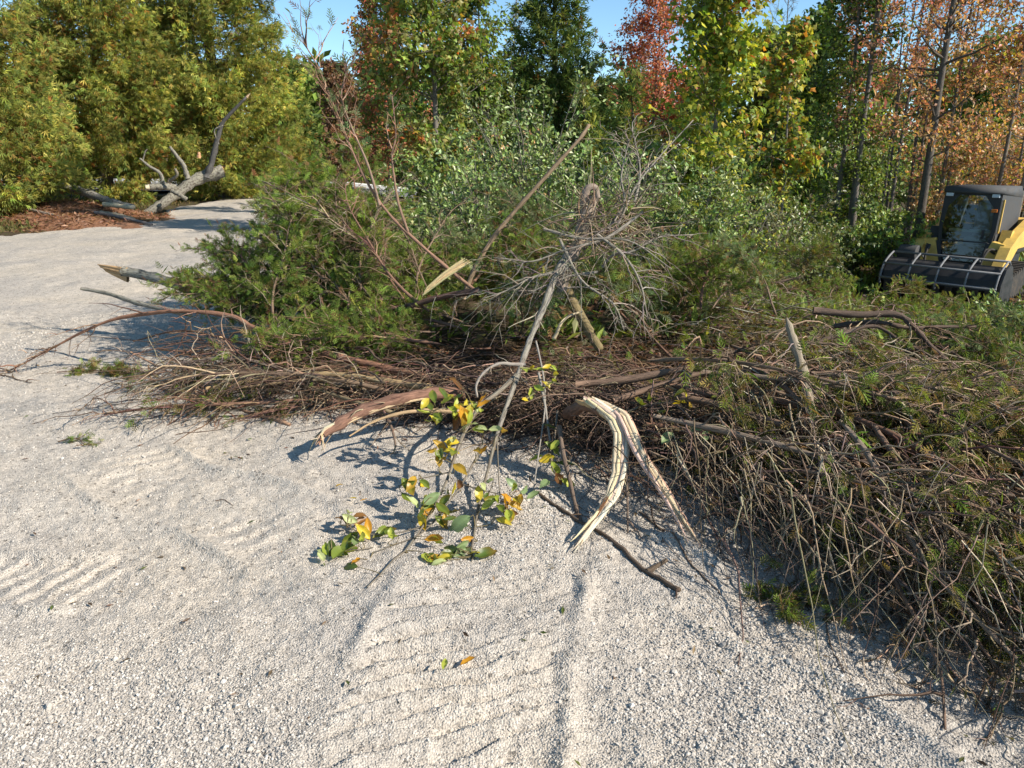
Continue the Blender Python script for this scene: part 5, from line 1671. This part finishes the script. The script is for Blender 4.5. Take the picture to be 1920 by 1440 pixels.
def leafy(name, label, stems, leaves, ylean=None, cat='branch', stemc=(.2, .16, .12)):
    """a twig thing whose every leaf is a part; each leaf hangs from its nearest stem point by a stalk"""
    first = path(stems[0][0], 20)
    o3 = first[0].copy()
    root = thing(name, o3, label, cat)
    allp = []
    for pts, r0, r1 in stems:
        st = path(pts, 24)
        st[:, 2] = np.maximum(st[:, 2], gfloor(st[:, 0], st[:, 1]) + .008)
        allp.append(st)
        g = Geo()
        g.tubes(st - o3, np.linspace(r0, r1, 24)[None] * (1 + .06 * rng.normal(size=(1, 24))), 6, stemc)
        g.obj('stem', M_GREYWOOD, root, True)
    A = np.vstack(allp)
    sg = Geo()
    more = [(px + U(-16, 16), py + U(-14, 14), rng.choice([c, c, 'y', 'o', 'g', 'd', 'l']), .8) for (px, py, c, *ex) in leaves if rng.random() < .95] if len(leaves) > 30 else []
    for (px, py, c, *ex) in leaves + more:
        Yd = leaf_Y(py) if ylean is None else ylean(px, py)
        ctr = W(px, py, Yd + U(-.04, .04))
        dd = np.linalg.norm(A - ctr, axis=1)
        near = A[dd.argmin()]
        size = (ex[0] if ex else 1.0) * U(.75, 1.15) * .095
        ax = unit(ctr - near + rng.normal(0, .035, 3) + 1e-4)
        ax = unit(ax + np.array([0, -.1, -.25]))
        b = ctr - ax * size * .5
        fl = gfloor(b[0], b[1]) + .012
        b[2] = max(b[2], float(fl))
        n = unit(np.array([.25, -.55, .8]) + rng.normal(0, .38, 3))
        X = unit(np.cross(ax, n))
        Z = np.cross(X, ax)
        tip = b + ax * size
        ft = float(gfloor(tip[0], tip[1])) + .01
        if tip[2] < ft:
            ax = unit(np.array([ax[0], ax[1], (ft - b[2]) / size]))
            X = unit(np.cross(ax, n))
            Z = np.cross(X, ax)
        o = bpy.data.objects.new('leaf', leaf_mesh(c, int(rng.integers(4))))
        COL.objects.link(o)
        o.parent = root
        wv = U(.9, 1.15)
        o.matrix_local = Matrix([(X[0] * size * wv, ax[0] * size, Z[0] * size, b[0] - o3[0]), (X[1] * size * wv, ax[1] * size, Z[1] * size, b[1] - o3[1]), (X[2] * size * wv, ax[2] * size, Z[2] * size, b[2] - o3[2]), (0, 0, 0, 1)])
        if dd.min() < .4:
            mid = (near + b) / 2 + rng.normal(0, .012, 3)
            sg.tubes(smooth([near - o3, mid - o3, b - o3], 6), np.linspace(.0028, .0014, 6)[None], 4, (.2, .16, .08))
    if sg.n:
        tag(sg.obj('stalks', M_BARK, root, True), kind='stuff')
    return root


leafy('leafy_branch', 'leafy branch hanging from the grey stem, green and yellow leaves trailing onto the gravel',
      [([(972, 700, 4.25), (935, 735, 4.0), (897, 765, 3.85), (862, 830, 3.55), (842, 890, 3.38), (812, 955, 3.18), (765, 1028, 2.95), (690, 1130, 2.62)], .015, .003),
       ([(930, 820, 3.72), (915, 880, 3.5), (897, 950, 3.25), (888, 1010, 3.0), (884, 1055, 2.86)], .010, .003),
       ([(905, 835, 3.62), (870, 900, 3.38), (835, 950, 3.2), (790, 1000, 3.06), (700, 1045, 2.92)], .007, .002),
       ([(845, 885, 3.4), (800, 895, 3.36), (755, 905, 3.32)], .004, .0015),
       ([(800, 985, 3.1), (740, 1000, 3.04), (680, 1000, 3.04), (650, 985, 3.06)], .004, .0015),
       ([(700, 1030, 2.96), (660, 1040, 2.93), (620, 1050, 2.9)], .003, .0012),
       ([(932, 815, 3.74), (934, 870, 3.55), (938, 930, 3.3), (950, 945, 3.22)], .004, .0015),
       ([(858, 905, 3.38), (890, 915, 3.32), (930, 925, 3.28), (975, 935, 3.24)], .004, .0015),
       ([(930, 745, 3.98), (880, 758, 3.85), (835, 765, 3.75), (805, 770, 3.7)], .005, .0015)],
      [(812, 741, 'g'), (830, 737, 'd'), (802, 760, 'd'), (805, 790, 'g'), (823, 783, 'g'), (855, 790, 'b'), (848, 770, 'l'), (862, 765, 'y'), (872, 755, 'y'), (880, 770, 'y'), (857, 722, 'b', .9), (905, 748, 'o'),
       (880, 796, 'p'), (902, 802, 'p'), (930, 806, 'p'), (868, 778, 'o'), (838, 752, 'l'), (890, 760, 'g'),
       (825, 838, 'o'), (845, 845, 'y'), (835, 860, 'o'), (862, 878, 'o', 1.15), (905, 842, 'o', .7), (850, 826, 'p'), (818, 852, 'g', .7), (840, 832, 'y', .8),
       (772, 905, 'o'), (790, 908, 'y', .8), (765, 914, 'g'), (776, 940, 'p'), (800, 950, 'g'), (830, 955, 'g', 1.1), (825, 980, 'g'), (815, 1012, 'o'), (862, 985, 's', 1.2), (860, 906, 'b'), (790, 965, 'd'), (808, 935, 's'), (845, 962, 'd'), (838, 925, 'd'),
       (655, 972, 'p'), (648, 978, 'b', .9), (675, 966, 'b', .9), (680, 996, 'y'), (715, 996, 'g', 1.1), (665, 1006, 's'), (622, 1030, 'd', 1.1), (637, 1046, 'g'), (602, 1046, 'p', .9), (650, 1036, 'g'), (658, 1068, 'd', .7), (690, 985, 'o', .8), (668, 1018, 's'), (735, 1000, 'l', .7),
       (810, 1050, 'l'), (835, 1046, 'g'), (862, 1040, 's'), (872, 1030, 's'), (903, 1056, 'd', 1.1), (828, 1064, 'p', .8), (848, 1036, 'd'), (880, 1048, 'p', .8), (820, 1062, 'o', .7),
       (930, 937, 'l'), (950, 936, 'o'), (965, 950, 'o'), (945, 976, 'y'), (920, 936, 'g', .8), (975, 936, 'o', .8), (905, 912, 'p', .8), (960, 906, 's'), (900, 932, 'y', .8), (958, 962, 'b', .9), (985, 918, 's'), (938, 955, 'g', .8)])
leafy('leafy_twig', 'twig with yellow green leaves hanging between the grey stem and the white prongs',
      [([(1045, 770, 3.95), (1040, 820, 3.75), (1034, 870, 3.55), (1050, 900, 3.45)], .006, .002)],
      [(1005, 860, 'l'), (1025, 860, 'y'), (1035, 842, 'g'), (1042, 880, 'l'), (1046, 896, 'b'), (1022, 905, 's'), (1060, 870, 'd'), (1030, 800, 'd', .8), (1042, 835, 'l', .8), (1065, 905, 'l', .8)], lambda px, py: float(np.interp(py, [780, 910], [3.85, 3.42])))
leafy('leafy_twig', 'curled lime yellow sprig crossing the grey stem in the middle of the heap',
      [([(975, 690, 4.15), (1005, 692, 4.14), (1030, 690, 4.12), (1042, 700, 4.1), (1034, 718, 4.05), (1005, 735, 4.0), (985, 750, 3.95)], .006, .003)],
      [(985, 692, 'l', .7), (998, 690, 'y', .7), (1012, 692, 'l', .7), (1025, 688, 'y', .7), (1038, 690, 'l', .7), (1043, 702, 'y', .7), (1038, 714, 'l', .7), (1025, 720, 'y', .7), (1010, 728, 'l', .7), (995, 738, 'l', .7), (984, 750, 'y', .7)], lambda px, py: float(np.interp(py, [685, 750], [4.12, 3.95])), stemc=(.4, .38, .06))
leafy('leafy_twig', 'twig with fresh green leaves and a yellow tuft right behind the white prongs',
      [([(1170, 775, 3.85), (1210, 760, 3.86), (1250, 755, 3.86), (1290, 752, 3.86)], .005, .002), ([(1230, 765, 3.85), (1255, 800, 3.7), (1300, 812, 3.62), (1345, 828, 3.55)], .004, .0015)],
      [(1205, 758, 'g'), (1215, 745, 'g', .9), (1196, 752, 'd', .8), (1250, 822, 's'), (1276, 738, 'y', .9), (1283, 752, 'y', .9), (1268, 756, 'y', .8), (1292, 760, 'o', .8), (1286, 740, 'y', .8), (1322, 818, 's', 1.1), (1300, 805, 's', .8), (1258, 790, 'd', .8), (1240, 770, 'd', .7)], lambda px, py: float(np.interp(py, [735, 830], [3.85, 3.5])))


def lone_leaf(px, py, c, var, size, ang, label, curl=0.0):
    p = W(px, py, 3)
    d = p - np.array([0, 0, CAM_H])
    t = -CAM_H / d[2]
    for _ in range(6):
        q = np.array([0, 0, CAM_H]) + d * t
        t += (float(gravel_z(q[0], q[1])) + .022 - q[2]) / d[2]
    q = np.array([0, 0, CAM_H]) + d * t
    o = bpy.data.objects.new('fallen_leaf', leaf_mesh(c, var))
    COL.objects.link(o)
    o.location = q - np.array([math.cos(ang), math.sin(ang), 0]) * size * .5
    o.rotation_euler = (.12, -.15, ang - PI / 2)
    o.scale = (size, size, size)
    tag(o, label, 'leaf')


lone_leaf(878, 1243, 'o', 2, .062, .5, 'curled orange leaf lying alone on the gravel in the foreground')
lone_leaf(834, 1246, 'l', 0, .048, 1.4, 'small yellow green leaf lying on the gravel beside the orange one')
lone_leaf(148, 836, 'b', 1, .055, .2, 'dark brown crumpled leaf on the gravel at the left')
lone_leaf(636, 910, 'o', 1, .045, .6, 'small ochre leaf on the gravel above the leafy branch')
lone_leaf(662, 935, 'y', 0, .04, -.4, 'small yellow leaf on the gravel, upper of a close pair')
lone_leaf(682, 938, 'o', 0, .035, .4, 'small orange leaf on the gravel, right one of a close pair')
p = W(90, 833, 4.2)
s = np.linspace(0, 1, 10)
st = np.stack([-2.62 + .22 * s, 4.17 + .05 * np.sin(s * 5), 0 * s], 1)
st[:, 2] = gravel_z(st[:, 0], st[:, 1]) + .012
bough('cedar_sprig', 'small dark green cedar sprig lying alone on the gravel at the left', st, .004, .002, 10, .09, BFOL, BROWN, nsub=3, spr=2, size=.045, tw_r=.0015)
for (px, py, Yp, L_, lab) in [(160, 688, 5.75, .45, 'flat green cedar sprig on the gravel under the arching branch tip'), (215, 694, 5.65, .4, 'second flat green cedar sprig on the gravel under the arching branch'),
                              (1465, 1150, 2.5, .2, 'olive cedar sprig lying on the gravel before the right slope')]:
    q = W(px, py, Yp)
    st = np.stack([q[0] + L_ * (s - .5), q[1] + .05 * np.sin(s * 4), 0 * s], 1)
    st[:, 2] = gravel_z(st[:, 0], st[:, 1]) + .02
    bough('cedar_sprig', lab, st, .004, .002, 18, .16, BFOL_Y + BFOL, BROWN, nsub=4, spr=3, size=.06, tw_r=.0018)

# ------------------------------------------------------------------ uprooted tree and logs on the left
def wl(pts, n=20):
    return path(pts, n)


UT = thing('uprooted_tree', W(350, 380, 21), 'uprooted grey tree trunk with broken limbs sticking up in front of the cedars', 'log')
o3 = np.array(UT.location)
def ut(name, pts, r0, r1, c=(.20, .18, .155), mat=M_LICHEN, sides=9):
    g = Geo()
    st = wl(pts, 22)
    g.tubes(st - o3, (.62 * np.linspace(r0, r1, 22) * (1 + .08 * rng.normal(size=22)))[None], sides, c, cap=True, knob=.10)
    return g.obj(name, mat, UT, True)
ut('trunk', [(270, 402, 20.4), (300, 385, 20.6), (335, 360, 20.9), (372, 335, 21.2), (418, 320, 21.5)], .16, .26)
ut('limb', [(388, 332, 21.2), (398, 300, 21.2), (408, 260, 21.2), (416, 232, 21.2), (438, 207, 21.2), (462, 182, 21.2)], .14, .05, (.09, .085, .08), M_BARK)
ut('limb', [(352, 335, 21), (345, 312, 21), (332, 293, 20.9), (318, 275, 20.8)], .11, .06, (.2, .19, .18))
ut('limb', [(306, 345, 20.6), (300, 325, 20.6), (280, 312, 20.6), (262, 297, 20.6)], .085, .04)
ut('limb', [(275, 352, 20.5), (300, 350, 20.6), (330, 352, 20.8)], .13, .15)
ut('limb', [(322, 358, 20.3), (338, 366, 20.2), (350, 374, 20.2)], .09, .08)
ut('limb', [(318, 340, 20.5), (332, 328, 20.4), (328, 316, 20.4)], .07, .05, (.2, .15, .11))
ut('limb', [(268, 300, 20.6), (272, 285, 20.6), (276, 280, 20.6)], .03, .02)
ut('limb', [(410, 270, 21.2), (402, 245, 21.1), (418, 235, 21.1)], .03, .02, (.3, .27, .24))
ut('cut_end', [(408, 323, 21.45), (420, 319, 21.5)], .20, .17, (.60, .36, .20), M_WOOD)
ut('cut_end', [(463, 182, 21.2), (468, 176, 21.2)], .05, .02, (.6, .42, .26), M_WOOD)
ut('cut_end', [(280, 351, 20.45), (273, 352, 20.4)], .11, .10, (.66, .58, .42), M_WOOD)
ut('cut_end', [(373, 296, 21), (373, 285, 21)], .09, .05, (.58, .32, .18), M_WOOD)
bough('weathered_log', 'long grey weathered log lying on the wood chips at the left', wl([(100, 350, 20.3), (140, 355, 20.1), (185, 370, 19.6), (215, 380, 19.2), (250, 388, 18.9)], 22), .11, .07, 4, .3, None, GREYW, (.26, .24, .22), M_GREYWOOD, cat='log', nsub=1, spr=0)
bough('weathered_log', 'pale split log end beside the grey weathered log', wl([(195, 383, 19.1), (222, 386, 18.9), (250, 389, 18.7)], 10), .06, .05, 0, 0, None, GREYW, (.55, .47, .33), M_WOOD, cat='log')
bough('ground_pole', 'thin pale pole lying on the turf at the far left', wl([(56, 393, 18.6), (85, 400, 18.2), (112, 405, 17.9)], 10), .035, .025, 0, 0, None, GREYW, (.28, .23, .19))
bough('ground_pole', 'grey pole lying on the chips, reaching to the edge of the drive', wl([(178, 398, 18.4), (230, 408, 17.9), (285, 421, 17.4)], 12), .04, .03, 0, 0, None, GREYW, (.22, .19, .17))
bough('ground_pole', 'short pole with pale wood lying behind the grey pole on the chips', wl([(190, 399, 18.6), (225, 404, 18.3), (252, 411, 18.0)], 12), .05, .035, 0, 0, None, GREYW, (.40, .33, .23))

# ------------------------------------------------------------------ ground cover
def scatter_stuff(name, label, tmpl, mat, n, area, pal, size, zoff=.01, f=None, upright=0.0, zf=ground_z):
    g = Geo()
    x, y = U(*area[0], n), U(*area[1], n)
    if f is not None:
        k = f(x, y)
        x, y = x[k], y[k]
    n = len(x)
    P = np.stack([x, y, zf(x, y) + zoff * rng.random(n)], 1)
    D = rng.normal(size=(n, 3)) * np.array([1, 1, .3]) + np.array([0, 0, upright])
    nn = unit(np.array([[0, 0, 1 - .6 * min(1, upright)]]) + rng.normal(0, .4, (n, 3)))
    g.scatter(tmpl, P, D, nn, size * U(.5, 1.3, n), tints(n, pal, None, .3))
    return tag(g.obj(name, mat), label, None, None, 'stuff')


DEB = [(.14, .09, .06), (.2, .13, .08), (.09, .065, .045), (.28, .2, .13), (.12, .15, .04)]
near_heap = lambda x, y: (poly_sd(x, y) > -.05) & (rng.random(len(x)) < .06 + np.exp(-np.maximum(poly_sd(x, y), 0) / .35))
LIT = [(.15, .085, .045), (.2, .12, .065), (.10, .06, .035), (.24, .16, .1), (.13, .05, .03)]
inwood = lambda x, y: (poly_sd(x, y) < -.1)
scatter_stuff('leaf_litter', 'brown leaf and bark litter in the hollow of the heap', T_DIAM, M_LEAF, 16000, ((-1.5, 3.2), (2.4, 6.5)), LIT, .05, .04, inwood)
scatter_stuff('leaf_litter', 'brown leaf litter over the clearing floor', T_DIAM, M_LEAF, 26000, ((0, 13), (6, 19)), LIT + GREEN[:1], .09, .05, inwood)
scatter_stuff('undergrowth', 'low green plants and grass over the clearing and wood floor', T_SLIM, M_NEEDLE, 42000, ((-3, 16), (6.5, 26)), BFOL + OLIVE + GREEN, .2, .1,
              lambda x, y: inwood(x, y) & (vnoise(x * .8, y * .8, 91) > -.1 - .02 * (y - 8)) & ~((x > .40 * y) & (y > 8.5) & (y < 14) & (rng.random(len(x)) < .85)), 1.0)
scatter_stuff('wood_chips', 'red brown wood chips strewn around the logs at the left', T_SLIM, M_LEAF, 9000, ((-14, -7.6), (16.2, 22)), [(.32, .17, .10), (.26, .13, .075), (.4, .25, .16), (.2, .1, .06)], .12, .03,
              lambda x, y: (chip_z(x, y) > verge_z(x, y) - .02) & (poly_sd(x, y) < .25), .1, lambda x, y: np.maximum(chip_z(x, y), verge_z(x, y)))
scatter_stuff('debris', 'bits of twig, bark and needles strewn over the gravel beside the heap', T_SLIM, M_LEAF, 9000, ((-4.2, 2.4), (1.5, 7.5)), DEB, .035, .006, near_heap, 0.0, lambda x, y: gravel_z(x, y) + .004)
scatter_stuff('grass', 'short yellowing grass on the verge at the left', T_SLIM, M_NEEDLE, 22000, ((-20, -7.8), (14, 27)), [(.13, .13, .04), (.17, .15, .05), (.2, .14, .07), (.09, .10, .03)], .13, .0,
              lambda x, y: (poly_sd(x, y) < -.05) & (chip_z(x, y) < verge_z(x, y) + .03), 1.2, verge_z)
scatter_stuff('grass', 'short grass strip behind the far kerb', T_SLIM, M_NEEDLE, 12000, ((-16, 8), (37.4, 44)), [(.16, .16, .06), (.2, .18, .08), (.12, .13, .04)], .3, .0, None, 1.3)

# ------------------------------------------------------------------ each filling bough told apart by look and nearest landmark
MARKS = [(1500, 680, 'broken stake'), (1163, 860, 'white prongs'), (1100, 400, 'shaggy root'), (1005, 610, 'grey stem'), (1095, 600, 'mossy trunk'), (220, 505, 'lichened log'), (430, 590, 'arching branch'),
         (570, 705, 'tan forked branch'), (680, 775, 'red barked stick'), (840, 520, 'pale wood slab'), (690, 340, 'leaning sapling'), (1000, 350, 'bare pole'), (1690, 595, 'dark arching branch'),
         (1770, 500, 'loader drum'), (1830, 765, 'smooth brown branch'), (1380, 690, 'thick arched branch'), (1850, 1230, 'lower right whip'), (1545, 930, 'hanging pale stem'), (1760, 1000, 'curved whips'),
         (1020, 880, 'yellow green twig'), (1250, 780, 'yellow tuft'), (900, 420, 'silvery shrub'), (1320, 420, 'green leafy shrub'), (1470, 400, 'pale twiggy shrub')]
_by = {}
for r, look in FILLED:
    ch = [c for c in r.children]
    v = Matrix.LocRotScale(r.location, r.rotation_euler, r.scale) @ Vector((.8, 0, 0)) - Vector((0, 0, CAM_H))
    dep = v.y * _cp - v.z * _sp
    px, py = 960 + FPX * v.x / dep, 720 - FPX * (v.y * _sp + v.z * _cp) / dep
    d, mx_, my_, nm = min((math.hypot(px - a, py - b), a, b, w) for a, b, w in MARKS)
    dx, dy = px - mx_, py - my_
    rel = ('right of the ' if dx > 0 else 'left of the ') if abs(dx) > abs(dy) else ('below the ' if dy > 0 else 'above the ')
    if d < 45:
        rel = 'beside the '
    _by.setdefault('%s cedar bough %s%s' % (look, rel, nm), []).append((py, r))
ORD = ['highest', 'second highest', 'third highest', 'fourth highest', 'fifth highest', 'sixth highest', 'seventh highest', 'eighth highest', 'ninth highest', 'tenth highest', 'eleventh highest', 'twelfth highest', 'thirteenth highest', 'fourteenth highest', 'fifteenth highest']
for lab, ls in _by.items():
    ls.sort(key=lambda a: a[0])
    for k, (py, r) in enumerate(ls):
        if len(ls) == 1:
            r['label'] = lab
        elif len(ls) == 2:
            r['label'] = ('upper ' if k == 0 else 'lower ') + lab
        else:
            r['label'] = ('lowest ' if k == len(ls) - 1 else ORD[min(k, 14)] + ' ') + lab
